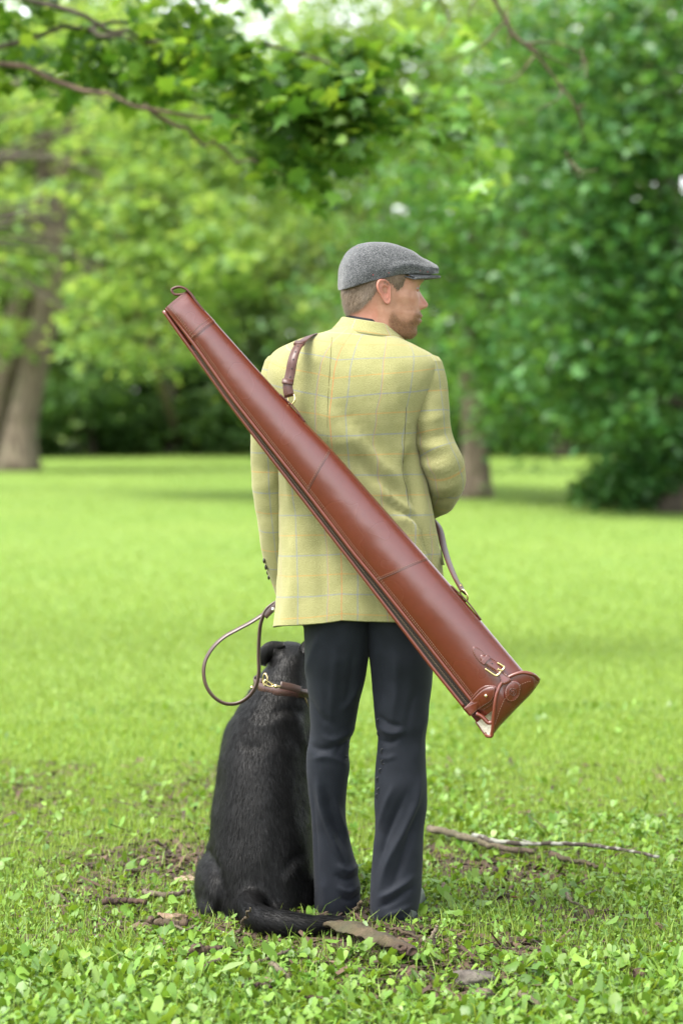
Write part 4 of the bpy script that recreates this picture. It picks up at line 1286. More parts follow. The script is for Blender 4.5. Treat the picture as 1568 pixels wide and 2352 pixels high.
m, SR, _c = sleeve([(972, 838, .0, .050, .060), (979, 880, -.005, .056, .066), (984, 930, -.010, .0555, .066), (988, 980, -.016, .0545, .064), (1000, 1030, -.022, .0545, .062), (1017, 1068, -.026, .0565, .062), (1023, 1096, -.002, .0545, .060), (1012, 1128, .065, .0500, .055), (992, 1150, .140, .0450, .050), (960, 1166, .205, .0430, .045), (925, 1172, .25, .0400, .042)], folds_=FSR, s0=.31)
put('sleeve', m, M_tweed, jacket, label='right sleeve bent at the elbow')
FSL = [(cr(p_, 90), w, d_) for p_, w, d_ in [([(578, 1060), (600, 1080), (634, 1075)], 12, -.005), ([(578, 1110), (605, 1120), (636, 1105)], 12, .004), ([(585, 1180), (610, 1190), (638, 1175)], 14, -.004), ([(596, 1220), (606, 1280), (614, 1330)], 8, .003)]]
m, SL, CL = sleeve([(650, 838, .0, .050, .058), (640, 880, .0, .055, .064), (628, 940, .0, .054, .064), (620, 1000, .0, .0520, .060), (622, 1060, .005, .0540, .058), (624, 1120, .012, .0520, .056), (630, 1190, .03, .0480, .052), (640, 1270, .06, .0430, .046), (655, 1330, .09, .0385, .040), (662, 1356, .105, .0375, .038)], folds_=FSL, s0=.11)
slv = put('sleeve', m, M_tweed, jacket, label='left sleeve hanging straight')
for vx, vy in ((609, 1290), (613, 1302), (617, 1314), (620.5, 1326)):
    q = np.array([proj(p) for p in SL.reshape(-1, 3)]); front = SL.reshape(-1, 3)
    k = np.argmin(np.hypot(q[:, 0] - vx, q[:, 1] - vy) + (front[:, 1] - front[:, 1].min()) * 30)
    put('button', MB().ball(front[k] + np.array([-.002, -.002, 0]), (.0035, .0075, .0075), 12, 7), M_dark_button, jacket)

# collar: stands up round the neck and falls over
out_bot = []
c_rows = [neckloop(30, .004), neckloop(14, .004), neckloop(1, .0055), neckloop(-4.5, .0085), neckloop(-2, .0125), neckloop(8, .020), neckloop(19, .030), neckloop(27, .0385), neckloop(28, .0355)]
cN = len(c_rows[0])
Pc = np.array([r + [r[0]] for r in c_rows])
uvc = np.stack([np.repeat((np.arange(cN + 1) * .0085)[None], len(c_rows), 0), np.repeat((np.arange(len(c_rows)) * .012 + .02)[:, None], cN + 1, 1)], -1)
put('collar', MB().grid(Pc, uvc), M_tweed, jacket)
# pocket flap at the right hip
pf = MB()
q = [W(1001, 1256, -.045), W(1009, 1262, .01), W(1013, 1298, .01), W(1005, 1296, -.045)]
rows = [[q[0] * (1 - u) + q[1] * u + np.array([.004, -.002, 0]) for u in np.linspace(0, 1, 6)], [q[3] * (1 - u) + q[2] * u + np.array([.009, -.003, 0]) for u in np.linspace(0, 1, 6)]]
rows.append([p - np.array([.006, 0, 0]) for p in rows[1]])
pf.grid(rows, np.array([[(u * .06, k * .045) for u in range(6)] for k in range(3)]) * .2)
put('pocket_flap', pf, M_tweed, jacket)

# ------------------------------------------------------------------ trousers
def leg(edges_, fs, ydep, nr=190, nc=88, hem=True):
    """edges: vy, left vx, right vx, y of the axis, depth factor"""
    Kk = cr(np.array(edges_, float), nr, t=[e[0] for e in edges_])
    PP = np.zeros((nr, nc, 3)); C_ = []
    for i in range(nr):
        vy, l, r, y, dp = Kk[i]
        a_, b_ = W(l, vy, y), W(r, vy, y)
        c = (a_ + b_) / 2; w = (b_[0] - a_[0]) / 2
        C_.append(c)
        for j in range(nc):
            an = 2 * math.pi * j / nc
            cc, ss = math.cos(an), math.sin(an)
            PP[i, j] = c + np.array([w * math.copysign(abs(cc) ** .9, cc), -w * dp * math.copysign(abs(ss) ** .95, ss), 0])
    FV_ = folds_v(PP, fs, True).reshape(nr, nc)
    for i in range(nr):
        for j in range(nc):
            p = PP[i, j]; nn = unit(p - C_[i])
            d_ = .0016 * fbm(p, 9, 6.1) + (FV_[i, j] if nn[1] < .3 else 0)
            PP[i, j] = p + nn * d_
    m = MB(); m.grid(PP, closed=True)
    inn = np.array(C_)[-8:, None] + (PP[-8:] - np.array(C_)[-8:, None]) * .94
    m.grid(inn, closed=True, flip=True); m.grid([PP[-1], inn[-1]], closed=True)
    return m, PP
fl_ = lambda L: [(cr(p_, 90), w, d_ * 1.5) for p_, w, d_ in L]
FLL = fl_([([(818, 1668), (790, 1690), (760, 1700), (735, 1690)], 8, .0035), ([(708, 1712), (740, 1722), (770, 1716), (800, 1700)], 7, -.004), ([(712, 1745), (745, 1738), (780, 1748), (800, 1765)], 7, .0035), ([(815, 1690), (790, 1712), (770, 1735)], 6, -.005),
           ([(726, 1780), (738, 1850), (760, 1920), (792, 1990)], 7, .009), ([(744, 1800), (766, 1880), (798, 1958)], 8, -.007), ([(714, 1800), (722, 1900), (730, 2010)], 8, -.004), ([(768, 1830), (782, 1880), (800, 1930)], 6, .004),
           ([(772, 1985), (798, 2000), (824, 1985)], 7, .006), ([(768, 2008), (796, 2022), (826, 2010)], 6, -.006), ([(772, 2035), (800, 2048), (827, 2030)], 6, .006), ([(780, 2060), (805, 2068), (826, 2052)], 5, -.005), ([(740, 2020), (745, 2060), (742, 2098)], 8, .003),
           ([(775, 1470), (768, 1560), (760, 1660)], 8, .005), ([(815, 1480), (804, 1560), (795, 1630)], 9, -.004), ([(705, 1590), (730, 1640), (770, 1670)], 8, -.004), ([(830, 1560), (805, 1610), (780, 1640)], 7, .004), ([(700, 1560), (716, 1500), (735, 1450)], 8, .004)])
FRL = fl_([([(966, 1780), (955, 1840), (925, 1910), (893, 1975), (868, 2050)], 8, .010), ([(935, 1815), (905, 1875), (880, 1940), (860, 2005)], 8, -.008), ([(962, 1850), (938, 1930), (910, 2010), (890, 2060)], 8, -.007), ([(905, 1800), (885, 1850), (868, 1910)], 7, .005),
           ([(866, 1640), (890, 1662), (925, 1668)], 6, -.006), ([(868, 1668), (895, 1684), (930, 1680)], 6, .006), ([(870, 1700), (895, 1706), (920, 1694)], 6, -.005), ([(866, 1735), (885, 1742), (910, 1735)], 6, .004),
           ([(866, 2088), (905, 2068), (955, 2035)], 6, -.006), ([(862, 2068), (905, 2045), (955, 2010)], 7, .006), ([(875, 2108), (910, 2096), (950, 2078)], 5, .005), ([(860, 2112), (900, 2117), (945, 2112)], 4, -.003),
           ([(905, 1490), (910, 1570), (900, 1660)], 9, .005), ([(870, 1500), (875, 1570), (868, 1630)], 9, -.004), ([(960, 1570), (940, 1640), (930, 1700)], 9, -.003), ([(985, 1620), (965, 1690), (955, 1760)], 9, .003)])
LEFT = [(1370, 690, 862, .0, 1.25), (1440, 697, 858, .0, 1.2), (1480, 699, 852, .005, 1.14), (1510, 700, 846, .01, 1.12), (1560, 704, 838, .03, 1.08), (1620, 709, 824, .05, 1.08), (1665, 712, 816, .07, 1.08), (1700, 709, 806, .08, 1.08), (1725, 704, 801, .085, 1.05), (1760, 703, 802, .095, 1.05), (1810, 706, 797, .11, 1.08),
        (1860, 711, 793, .125, 1.1), (1900, 714, 796, .14, 1.1), (1950, 717, 808, .155, 1.1), (2000, 720, 822, .17, 1.1), (2050, 722, 827, .185, 1.1), (2085, 722, 824, .195, 1.1), (2104, 724, 815, .20, 1.12)]
RIGHT = [(1370, 825, 985, .0, 1.25), (1440, 832, 992, .0, 1.2), (1480, 840, 993, .0, 1.14), (1510, 847, 994, .0, 1.12), (1560, 853, 992, .01, 1.05), (1620, 857, 985, .015, 1.02), (1665, 862, 980, .02, 1.02), (1690, 867, 977, .025, 1.0), (1720, 866, 977, .03, 1.0), (1760, 862, 978, .035, 1.0), (1810, 860, 981, .04, 1.0),
         (1850, 859, 980, .05, 1.0), (1900, 861, 972, .06, 1.05), (1950, 856, 971, .065, 1.05), (2000, 852, 970, .07, 1.05), (2050, 850, 966, .075, 1.08), (2095, 850, 958, .08, 1.1), (2129, 851, 948, .085, 1.12)]
lm, LP = leg(LEFT, FLL, 0); rm, RP = leg(RIGHT, FRL, 0)
tb = MB()
for m in (lm, rm): tb.add(np.concatenate(m.v), m.f)
seat = []
for vy, l, r, dp in ((1250, 690, 985, .115), (1330, 684, 992, .126), (1380, 690, 990, .120), (1420, 715, 970, .09)):
    a_, b_ = W(l, vy, 0), W(r, vy, 0); c = (a_ + b_) / 2; w = (b_[0] - a_[0]) / 2
    seat.append([c + np.array([w * math.copysign(abs(math.cos(q)) ** .8, math.cos(q)), -dp * math.copysign(abs(math.sin(q)) ** .85, math.sin(q)), 0]) for q in np.linspace(0, 2 * math.pi, 57)[:-1]])
tb.grid(seat, closed=True)
trousers = put('trousers', tb, M_trouser, man)
ttree = bvh(tb)
for vx, vy in ((869, 1656), (870, 1684), (878, 1725), (879, 1750), (874, 1770), (868, 1790), (870, 1815), (866, 1828), (797, 1705), (794, 1740)):
    p = hit(ttree, vx, vy, .0008)
    if p is None: continue
    ring = [p + np.array([math.cos(a) * .0048, 0, math.sin(a) * .0062]) for a in np.linspace(0, 2 * math.pi, 15)]
    put('snap_button', MB().tube(ring, .0016, 6, caps=False), M_snap, trousers)

# ------------------------------------------------------------------ shoes
M_shoe = simple('dark_grey_shoe_leather', (.10, .11, .115), .38); M_sole = simple('rubber_sole', (.03, .03, .032), .7)
def shoe(heel, yaw, label=None):
    d = np.array([math.sin(yaw), math.cos(yaw), 0]); s = np.array([math.cos(yaw), -math.sin(yaw), 0])
    sole, up = MB(), []
    st = [(0, .024, .038), (.02, .033, .048), (.07, .036, .052), (.12, .036, .052), (.18, .043, .058), (.235, .046, .046), (.275, .038, .036), (.298, .016, .026)]
    S = cr(st, 26); rows, srows = [], []
    for q, w, h in S:
        rows.append([heel + d * q + s * w * math.copysign(abs(math.cos(a)) ** .75, math.cos(a)) + np.array([0, 0, .022 + h * math.sin(a) ** .8]) for a in np.linspace(0, math.pi, 17)])
        srows.append([heel + d * q + s * (w + .004) * x + np.array([0, 0, z]) for x, z in ((1, .002), (1, .024), (-1, .024), (-1, .002))])
    sh = MB().grid(rows); sh.f.append(tuple(range(17)))
    sole.grid(srows, closed=True); sole.f.append((0, 1, 2, 3)); sole.f.append(tuple(len(S) * 4 - 4 + k for k in range(4))[::-1])
    o = put('shoe', sh, M_shoe, man, label=label)
    put('sole', sole, M_sole, o)
shoe(np.array([W(924, 2120, .05)[0], .022, .0]), .10, 'grey shoe whose heel shows beside the right trouser hem')
shoe(np.array([W(775, 2100, .18)[0], .155, .004]), -.15)
# ================================================================== leather gun case
def leather(name, c0, c1, rough=.34, coat=.25):
    t = NT(name); oc = t.obj()
    n1 = t.noise(4, 3, oc, .5); n2 = t.noise(60, 4, oc)
    mp = t.n('Mapping'); mp.inputs['Rotation'].default_value = (0, .69, 0); mp.inputs['Scale'].default_value = (60, 60, 4); t.l(oc, mp.inputs[0])
    scf = t.ramp(t.noise(1.0, 5, mp.outputs[0], .7), [(.60, (0, 0, 0)), (.80, (1, 1, 1))])
    c = t.mix(.3, t.ramp(n1, [(.3, c0), (.7, c1)]), t.ramp(n2, [(.3, c0), (.7, c1)]))
    c = t.mix(t.math('MULTIPLY', scf, .0), c, tuple(x * 1.8 for x in c1))
    t.p(Base_Color=c, Roughness=t.math('MULTIPLY_ADD', n1, .08, rough - .04), Coat_Weight=coat, Coat_Roughness=.26)
    t.bsdf.inputs['Coat IOR'].default_value = 1.62
    t.bsdf.inputs['Specular IOR Level'].default_value = .5
    t.bump(t.math('ADD', t.math('MULTIPLY', t.noise(520, 3, oc), .35), t.noise(11, 4, oc)), .16, .004)
    return t.m
M_leather = leather('chestnut_leather', (.074, .0100, .0045), (.104, .0155, .0068), .27, .60)
M_strap = leather('dark_brown_strap_leather', (.050, .0135, .0085), (.074, .020, .012), .48, .08)
M_piping = leather('chestnut_piping', (.095, .0165, .0075), (.135, .026, .0115), .34, .35)
M_thread = simple('pale_brown_thread', (.19, .105, .072), .8)
M_zip = simple('dark_zip_tape', (.018, .010, .008), .6)
M_brass = simple('polished_brass', (.78, .62, .32), .22, 1.0)
M_fleece = NT('cream_fleece'); oc = M_fleece.obj()
M_fleece.p(Base_Color=M_fleece.ramp(M_fleece.noise(120, 4, oc), [(.3, (.60, .54, .40)), (.7, (.84, .79, .64))]), Roughness=1.0)
M_fleece.bump(M_fleece.noise(180, 4, oc), 1.0, .006); M_fleece = M_fleece.m

# the case leans on the back: its thin end lies nearer the shoulder, its butt end stands off the hip
A0, A1 = W(401, 692, -.150), W(1178, 1624, -.285)
CS = unit(A1 - A0)
CD = unit(np.array([0, -1.0, 0]) - CS * np.dot(CS, (0, -1.0, 0)))
CN = unit(np.cross(CD, CS))
if CN[2] < 0: CN = -CN
LEN = np.linalg.norm(A1 - A0)
def sn(vx, vy):
    o = np.array([0, -CAM_D, CAM_H]); d = W(vx, vy, 0) - o
    q = A0 + CD * .03
    p = o + d * (np.dot(q - o, CD) / np.dot(d, CD)) - A0
    return float(p @ CS), float(p @ CN)
def case_pt(s_, n_, d_): return A0 + CS * s_ + CN * n_ + CD * d_

e_left = np.array([sn(*q) for q in ((375, 715), (400, 752), (437, 803), (522, 922), (579, 997), (635, 1070), (700, 1154), (800, 1284), (924, 1446), (992, 1535), (1064, 1625), (1090, 1657))])
e_front = np.array([sn(*q) for q in ((382, 708), (408, 742), (437, 780), (530, 912), (588, 986), (645, 1058), (706, 1135), (808, 1268), (866, 1338), (965, 1462), (1012, 1522), (1080, 1609), (1107, 1641), (1124, 1661))])
e_right = np.array([sn(*q) for q in ((428, 669), (488, 733), (577, 833), (637, 899), (699, 968), (763, 1034), (860, 1145), (980, 1281.5), (1035, 1345), (1101, 1422), (1160, 1493), (1203, 1544), (1222, 1567))])
def ev(e, s_): return float(np.interp(s_, e[:, 0], e[:, 1]))
S_END = sn(1160, 1607)[0]
def thick(s_): return .5 * np.interp(s_, [0, .03, .12, .5, 1.0, S_END], [.012, .026, .042, .058, .076, .080])
def front_d(s_, n_):
    nf, nr_ = ev(e_front, s_), ev(e_right, s_)
    u = min(1, max(0, (n_ - nf) / (nr_ - nf)))
    return (1 - u) * .010 + thick(s_) * 1.72 * (u ** .8) * math.sqrt(max(0, 1 - u)) * 1.28
def back_d(s_, n_):
    nl, nr_ = ev(e_left, s_), ev(e_right, s_)
    u = min(1, max(0, (n_ - nl) / (nr_ - nl)))
    return -((1 - u) * .010 + thick(s_) * 1.5 * (u ** .8) * math.sqrt(max(0, 1 - u)))
case_root = thing('gun_case', case_pt(S_END / 2, -.05, 0), 'long brown leather shotgun case slung diagonally across the back of the man', 'gun case')
NS, NU = 150, 40
us = 1 - (1 - np.linspace(0, 1, NU)) ** 1.7
def panel(s0, s1, ns, off=0.0):
    rows = []
    for s_ in np.linspace(s0, s1, ns):
        nf, nr_, nl = ev(e_front, s_), ev(e_right, s_), ev(e_left, s_)
        row = []
        for u in us:
            n_ = nf + (nr_ - nf) * u
            dent = 0.0013 * fbm((s_, n_, 0), 4.0, 2) + .0005 * fbm((s_, n_, 1), 18, 5)
            row.append(case_pt(s_, n_ + off * u * .5, front_d(s_, n_) + off + dent * (u * (1 - u) * 4)))
        for u in us[::-1][1:]:
            n_ = nl + (nr_ - nl) * u
            row.append(case_pt(s_, n_ + off * u * .5, back_d(s_, n_) - off))
        rows.append(row)
    return rows
s_cap = sn(466, 757)[0]
b = MB(); b.grid(panel(s_cap - .02, S_END, NS), flip=True)
shell = put('body', b, M_leather, case_root)
b = MB()
rows = panel(0.0, s_cap, 24, .0022)
b.grid(rows, flip=True)
b.grid([rows[-1], panel(s_cap, s_cap, 1, -.001)[0]], flip=True)
b.grid([[(np.asarray(p) + np.asarray(q)) / 2 for p, q in zip(rows[0], rows[0][::-1])], rows[0]], flip=True)
muz = put('muzzle_cap', b, M_leather, case_root)

# welts along the opening, zip between them
for nm, e, dd, r, n0 in (('front_welt', e_front, .011, .0052, 0), ('back_welt', e_left, -.009, .0058, 0)):
    Q = [case_pt(s_, ev(e, s_) + .001, dd * min(1, .5 + s_ * 4)) for s_ in np.linspace(.0, S_END - (.0 if nm[0] == 'f' else .02), 90)]
    put(nm, MB().tube(cr(Q[::3], 120), r, 10), M_piping, case_root)
zs, z1 = sn(437, 790)[0], sn(1085, 1640)[0]
rows = []
for s_ in np.linspace(zs, z1, 60):
    a_, c_ = ev(e_left, s_) + .004, ev(e_front, s_) - .001
    rows.append([case_pt(s_, a_ + (c_ - a_) * u, -.004 + .008 * u) for u in np.linspace(0, 1, 5)])
zp = put('zip', MB().grid(rows, flip=True), M_zip, case_root)
tb_ = MB()
for k, s_ in enumerate(np.arange(zs + .02, z1, .004)):
    n_ = ev(e_left, s_) * .52 + ev(e_front, s_) * .48
    tb_.box(case_pt(s_, n_ + (.0008 if k % 2 else -.0008), .0022), CS * .0011, CN * .0022, CD * .0012)
put('zip_teeth', tb_, simple('dark_brass_teeth', (.12, .09, .06), .4, .8), zp, kind='stuff')

# stitching
def stitches(mb, pts, nrm_d=CD, length=.0042, gap=.0026, w=.0006):
    P_ = np.asarray(pts, float)
    L_ = np.concatenate([[0], np.cumsum(np.linalg.norm(np.diff(P_, axis=0), axis=1))])
    q = 0.0
    while q + length < L_[-1]:
        a_ = np.array([np.interp(q, L_, P_[:, k]) for k in range(3)]); c_ = np.array([np.interp(q + length, L_, P_[:, k]) for k in range(3)])
        t_ = (c_ - a_) / 2; sd_ = unit(np.cross(t_, nrm_d)) * w
        mb.box((a_ + c_) / 2, t_, sd_, np.asarray(nrm_d) * .0005)
        q += length + gap
st = MB()
for off in (.0085, .0130):
    stitches(st, [case_pt(s_, ev(e_front, s_) + off, front_d(s_, ev(e_front, s_) + off) + .0012) for s_ in np.linspace(s_cap + .01, S_END - .01, 120)])
    stitches(st, [case_pt(s_, ev(e_front, s_) + off, front_d(s_, ev(e_front, s_) + off) + .0034) for s_ in np.linspace(.006, s_cap, 24)])
def across(p0, p1, extra=.0):
    """line across the front panel from one picture point to another"""
    (s0, n0), (s1, n1) = sn(*p0), sn(*p1)
    out = []
    for u in np.linspace(0, 1, 40):
        s_, n_ = s0 + (s1 - s0) * u, n0 + (n1 - n0) * u
        n_ = max(n_, ev(e_front, s_) + .002)
        if n_ > ev(e_right, s_): n_ = ev(e_right, s_)
        out.append(case_pt(s_, n_, front_d(s_, n_) + extra))
    return out
for p0, p1, ex in (((434, 768), (481, 727), .0036), ((437, 776), (488, 733), .0036), ((382, 706), (426, 670), .0036)):
    stitches(st, across(p0, p1, ex))
for p0, p1 in (((705, 1129), (757, 1037)), ((866, 1333), (981, 1284))):
    put('seam', MB().tube(across(p0, p1, .0002), .0011, 6), M_strap, case_root)
    stitches(st, [np.asarray(p) - CS * .005 for p in across(p0, p1, .0010)])
put('stitching', st, M_thread, case_root, kind='stuff')

# hanging loop at the thin end
lp = [case_pt(*sn(466, 712), .002), case_pt(*sn(448, 690), .004), case_pt(*sn(434, 670), .004), case_pt(*sn(424, 661), .004), case_pt(*sn(404, 657), .004), case_pt(*sn(392, 664), .004), case_pt(*sn(396, 672), .004), case_pt(*sn(412, 674), .003), case_pt(*sn(424, 671), 0)]
lp = cr(lp, 48)
tl = np.gradient(lp, axis=0); nl_ = np.cross(tl, CD)
put('hanging_loop', MB().ribbon(lp, nl_, .016, .0060), M_strap, case_root)

# ------------------------------------------------------------------ flap folded over the butt end
fl_edge = [(1127, 1691), (1131, 1672), (1132.5, 1650), (1135, 1625), (1139, 1598), (1149, 1572), (1167, 1555), (1185, 1547), (1203, 1544), (1222, 1549), (1235, 1559), (1239, 1567)]
fl_fold = [(1116, 1691), (1128, 1690), (1148, 1669), (1185, 1630), (1225, 1588), (1239, 1568)]
fl_back = [(1064, 1622), (1085, 1602), (1118, 1580), (1155, 1562), (1192, 1552)]
NA = 40
FE = cr([sn(*q) for q in fl_edge], NA); FO = cr([sn(*q) for q in fl_fold], NA); FB = cr([sn(*q) for q in fl_back], NA)
def flap_rows(off=0.0, nb=26):
    rows = []
    for k in range(NA):
        u = k / (NA - 1)
        dfr = (.040 + .010 * math.sin(math.pi * u)) * (1 - .0 * u) - off
        dfr = dfr * min(1, .25 + (1 - abs(2 * u - 1)) * 3.0)
        if u < .5: dfr = (.030 + .022 * math.sin(math.pi * u)) - off
        dbk = -.036 + off
        row = []
        for q in np.linspace(0, 1, nb):                          # from the back, round the fold, to the front edge
            if q < .5:
                a = q * math.pi
                sN = FB[k] + (FO[k] - FB[k]) * math.sin(a) ** .8
                d_ = dbk * math.cos(a) ** .9 if math.cos(a) > 0 else 0
            else:
                a = (q - .5) * math.pi
                sN = FO[k] + (FE[k] - FO[k]) * (1 - math.cos(a) ** 1.0)
                d_ = dfr * math.sin(a) ** .75
            row.append(case_pt(sN[0] - off, sN[1], d_))
        rows.append(row)
    return rows
fr = flap_rows()
b = MB(); b.grid(fr, flip=False)
flap = put('flap', b, M_leather, case_root)
put('lining', MB().grid(flap_rows(.005)[:15], flip=True), M_fleece, flap)
put('flap_back', MB().grid(flap_rows(.003)[14:], flip=True), M_strap, flap)
edge_pts = [r[-1] for r in fr]
left_pts = fr[0][4:]
put('piping', MB().tube(cr(list(left_pts)[:-1:3] + [left_pts[-1]] + edge_pts[2::2], 110), .0048, 9), M_piping, flap)
FV = np.array(fr)[:, 14:].reshape(-1, 3) - A0
FVs, FVn, FVd = FV @ CS, FV @ CN, FV @ CD
NOFLAP = False
def top_d(s_, n_):
    """height of whatever leather lies uppermost at (s, n)"""
    d0 = front_d(min(s_, S_END), n_)
    if NOFLAP: return d0
    q = np.hypot(FVs - s_, FVn - n_)
    k = np.argsort(q)[:5]
    if q[k[0]] < .012: d0 = max(d0, float(np.average(FVd[k], weights=1 / (q[k] + .001))))
    return d0
st = MB()
ins = []
for k in range(2, NA - 1):
    p = np.asarray(fr[k][-4]) * .55 + np.asarray(fr[k][-5]) * .45
    ins.append(p + CD * .0012)
stitches(st, cr(ins[::3], 80))
put('stitching', st, M_thread, flap, kind='stuff')

# fleece inside the open corner and the inner lip of the front panel
rows = []
for s_ in np.linspace(S_END - .10, S_END + .028, 10):
    nl, nr_ = ev(e_left, s_) + .008, ev(e_right, s_) - .02
    rows.append([case_pt(s_, nl + (nr_ - nl) * u, -.020 - .006 * math.sin(math.pi * u)) for u in np.linspace(0, 1, 12)])
put('fleece', MB().grid(rows, flip=True), M_fleece, case_root)
lipq = [(1093, 1640), (1104, 1645), (1114, 1654), (1122, 1661), (1128, 1660), (1134, 1650), (1150, 1632)]
put('panel_edge', MB().tube(cr([case_pt(*sn(*q), .016 + .010 * k / 6) for k, q in enumerate(lipq)], 40), .0055, 9), M_piping, case_root)

def plate(outline, thick_, mat, name, parent, lift=.001, stitch=None, n=64, dome=.0):
    """shaped leather piece lying on the case: outline in the picture"""
    O = cr([sn(*q) for q in outline + outline[:1]], n + 1)[:-1]
    c = O.mean(0)
    rows = []
    for q, h in ((1.0, 0), (1.0, thick_ * .75), (.965, thick_), (.8, thick_ + dome * .4), (.5, thick_ + dome * .8), (.2, thick_ + dome), (.02, thick_ + dome)):
        rows.append([case_pt(*(c + (o - c) * q), top_d(*(c + (o - c) * q)) + lift + h) for o in O])
    m = MB(); m.grid(rows, closed=True)
    ob = put(name, m, mat, parent)
    if stitch:
        s_ = MB(); line = [case_pt(*(c + (o - c) * stitch), top_d(*(c + (o - c) * stitch)) + lift + thick_ + .0006) for o in np.vstack([O, O[:1]])]
        stitches(s_, line, length=.0030, gap=.0024, w=.0005)
        put('stitching', s_, M_thread, ob, kind='stuff')
    return ob
def c6(cx, cy): return ((1600 + cx / 4.9) * .65333, (2250 + cy / 4.9) * .65333)

# buckled tab on the flap
base = plate([c6(*q) for q in ((292, 130), (310, 114), (350, 118), (420, 158), (500, 240), (600, 330), (740, 430), (700, 540), (560, 470), (430, 390), (350, 300), (296, 200))], .0026, M_leather, 'strap_base', case_root, stitch=.90)
tongue = plate([c6(*q) for q in ((420, 300), (432, 262), (470, 255), (560, 285), (700, 370), (800, 480), (880, 590), (960, 690), (820, 760), (780, 660), (700, 560), (600, 475), (500, 405), (440, 360))], .0030, M_leather, 'buckle_strap', flap, lift=.0052, stitch=.86, dome=.002)
hole = case_pt(*sn(*c6(630, 402)), top_d(*sn(*c6(630, 402))) + .0098)
put('strap_hole', MB().ball(hole, (.0022, .0010, .0022), 10, 6), M_zip, tongue)
kp = [c6(430, 372), c6(480, 425), c6(604, 300), c6(548, 252)]
plate([kp[0], kp[1], tuple((np.array(kp[1]) + kp[2]) / 2), kp[2], kp[3], tuple((np.array(kp[0]) + kp[3]) / 2)], .0030, M_leather, 'keeper', case_root, lift=.0098)
q = [c6(a, b_) for a, b_ in ((515, 490), (560, 520), (640, 575), (705, 605), (730, 595), (780, 535), (830, 480), (832, 455), (800, 435), (755, 405), (725, 392))]
put('buckle', MB().tube(cr([case_pt(*sn(*p), top_d(*sn(*p)) + .010) for p in q], 60), .0030, 9), M_brass, flap)
q = [c6(a, b_) for a, b_ in ((730, 490), (760, 508), (800, 520))]
put('buckle_prong', MB().tube(cr([case_pt(*sn(*p), top_d(*sn(*p)) + .0145) for p in q], 12), .0026, 8), M_brass, flap)
# round patch with its pressed emblem
ctr_ = np.array(c6(985, 880))
ring = [tuple(ctr_ + np.array([math.cos(a) * 148 / 4.9 * .6533 * 1.0 * .97 , math.sin(a) * 188 / 4.9 * .6533 * .98]) @ np.array([[.93, .0], [-.16, 1.0]])) for a in np.linspace(0, 2 * math.pi, 25)[:-1]]
patch = plate(ring, .0026, M_leather, 'round_patch', flap, lift=.004, stitch=.88, dome=.0015)
em = MB()
for pl in ([(965, 825), (935, 850), (930, 895), (945, 925), (975, 945)], [(1000, 825), (1030, 850), (1045, 890), (1035, 925)], [(965, 825), (985, 835), (1000, 825)], [(975, 880), (995, 870), (1010, 885), (1000, 905), (985, 915)], [(975, 945), (1005, 950), (1035, 915)], [(990, 930), (1000, 945), (1020, 940)], [(955, 868), (965, 885), (960, 905)]):
    em.tube(cr([case_pt(*sn(*c6(*p)), top_d(*sn(*c6(*p))) + .0083) for p in pl], 16), .0009, 6)
put('emblem', em, leather('pressed_leather', (.05, .012, .006), (.07, .018, .008), .4), patch)
NOFLAP = True
# side tab with stud, and the leaf-shaped piece under it
plate([c6(*q) for q in ((245, 1030), (330, 930), (430, 830), (500, 790), (600, 778), (712, 800), (716, 880), (690, 960), (660, 1060), (580, 1150), (440, 1215), (330, 1180))], .0022, M_leather, 'tab_base', case_root, stitch=.93, lift=.0008)
tab = plate([c6(*q) for q in ((142, 1180), (230, 1100), (330, 990), (430, 885), (500, 835), (580, 812), (690, 812), (688, 860), (675, 940), (620, 1040), (520, 1115), (400, 1195), (330, 1250), (258, 1308), (200, 1240))], .0030, M_leather, 'side_tab', case_root, stitch=.90, lift=.0045, dome=.002)
s_ = sn(*c6(525, 955)); put('stud', MB().ball(case_pt(*s_, top_d(*s_) + .0125), .0046, 14, 9), M_brass, tab)
NOFLAP = False
s0, s1 = sn(*c6(142, 1180)), sn(*c6(258, 1308))
wrap = []
for u in np.linspace(0, 1, 6):
    n_, ss = s0[1] + (s1[1] - s0[1]) * u, s0[0] + (s1[0] - s0[0]) * u
    wrap.append([case_pt(ss, n_ - .004 * math.sin(a) + .0, .014 * math.cos(a)) for a in np.linspace(0, math.pi, 9)])
put('tab_fold', MB().grid(wrap), M_leather, tab)

# ------------------------------------------------------------------ shoulder strap, rings and anchors
def anchor(a, b_, name='strap_anchor'):
    P_ = cr([case_pt(sn(*q)[0], sn(*q)[1] + .0015, -.004) for q in (a, tuple((np.array(a) + b_) / 2 + (2.5, -2.5)), b_)], 24)
    return put(name, MB().ribbon(P_, np.cross(np.gradient(P_, axis=0), CD), .026, .004), M_strap, case_root)
anchor((640, 905), (697, 968)); anchor((1034, 1346), (1103, 1425))
def d_ring(vx, vy, y, rx, rz, tilt):
    pts_ = []
    for a in np.linspace(0, 2 * math.pi, 33):
        q = np.array([math.cos(a) * rx * .8, -math.cos(a) * rx * .6, math.sin(a) * rz])
        c, s = math.cos(tilt), math.sin(tilt)
        pts_.append(W(vx, vy, y) + np.array([q[0] * c + q[2] * s, q[1], -q[0] * s + q[2] * c]))
    put('ring', MB().tube(pts_, .0022, 8, caps=False), M_brass, case_root)
d_ring(669, 917, -.190, .011, .014, .3)
d_ring(1065, 1368, -.247, .010, .016, -.35)
def strap(pts_, nrm_, w, th, name, label=None):
    P_ = cr(pts_, 60); N_ = cr(nrm_, 60)
    return put(name, MB().ribbon(P_, N_, w, th), M_strap, case_root, label=label), P_, N_
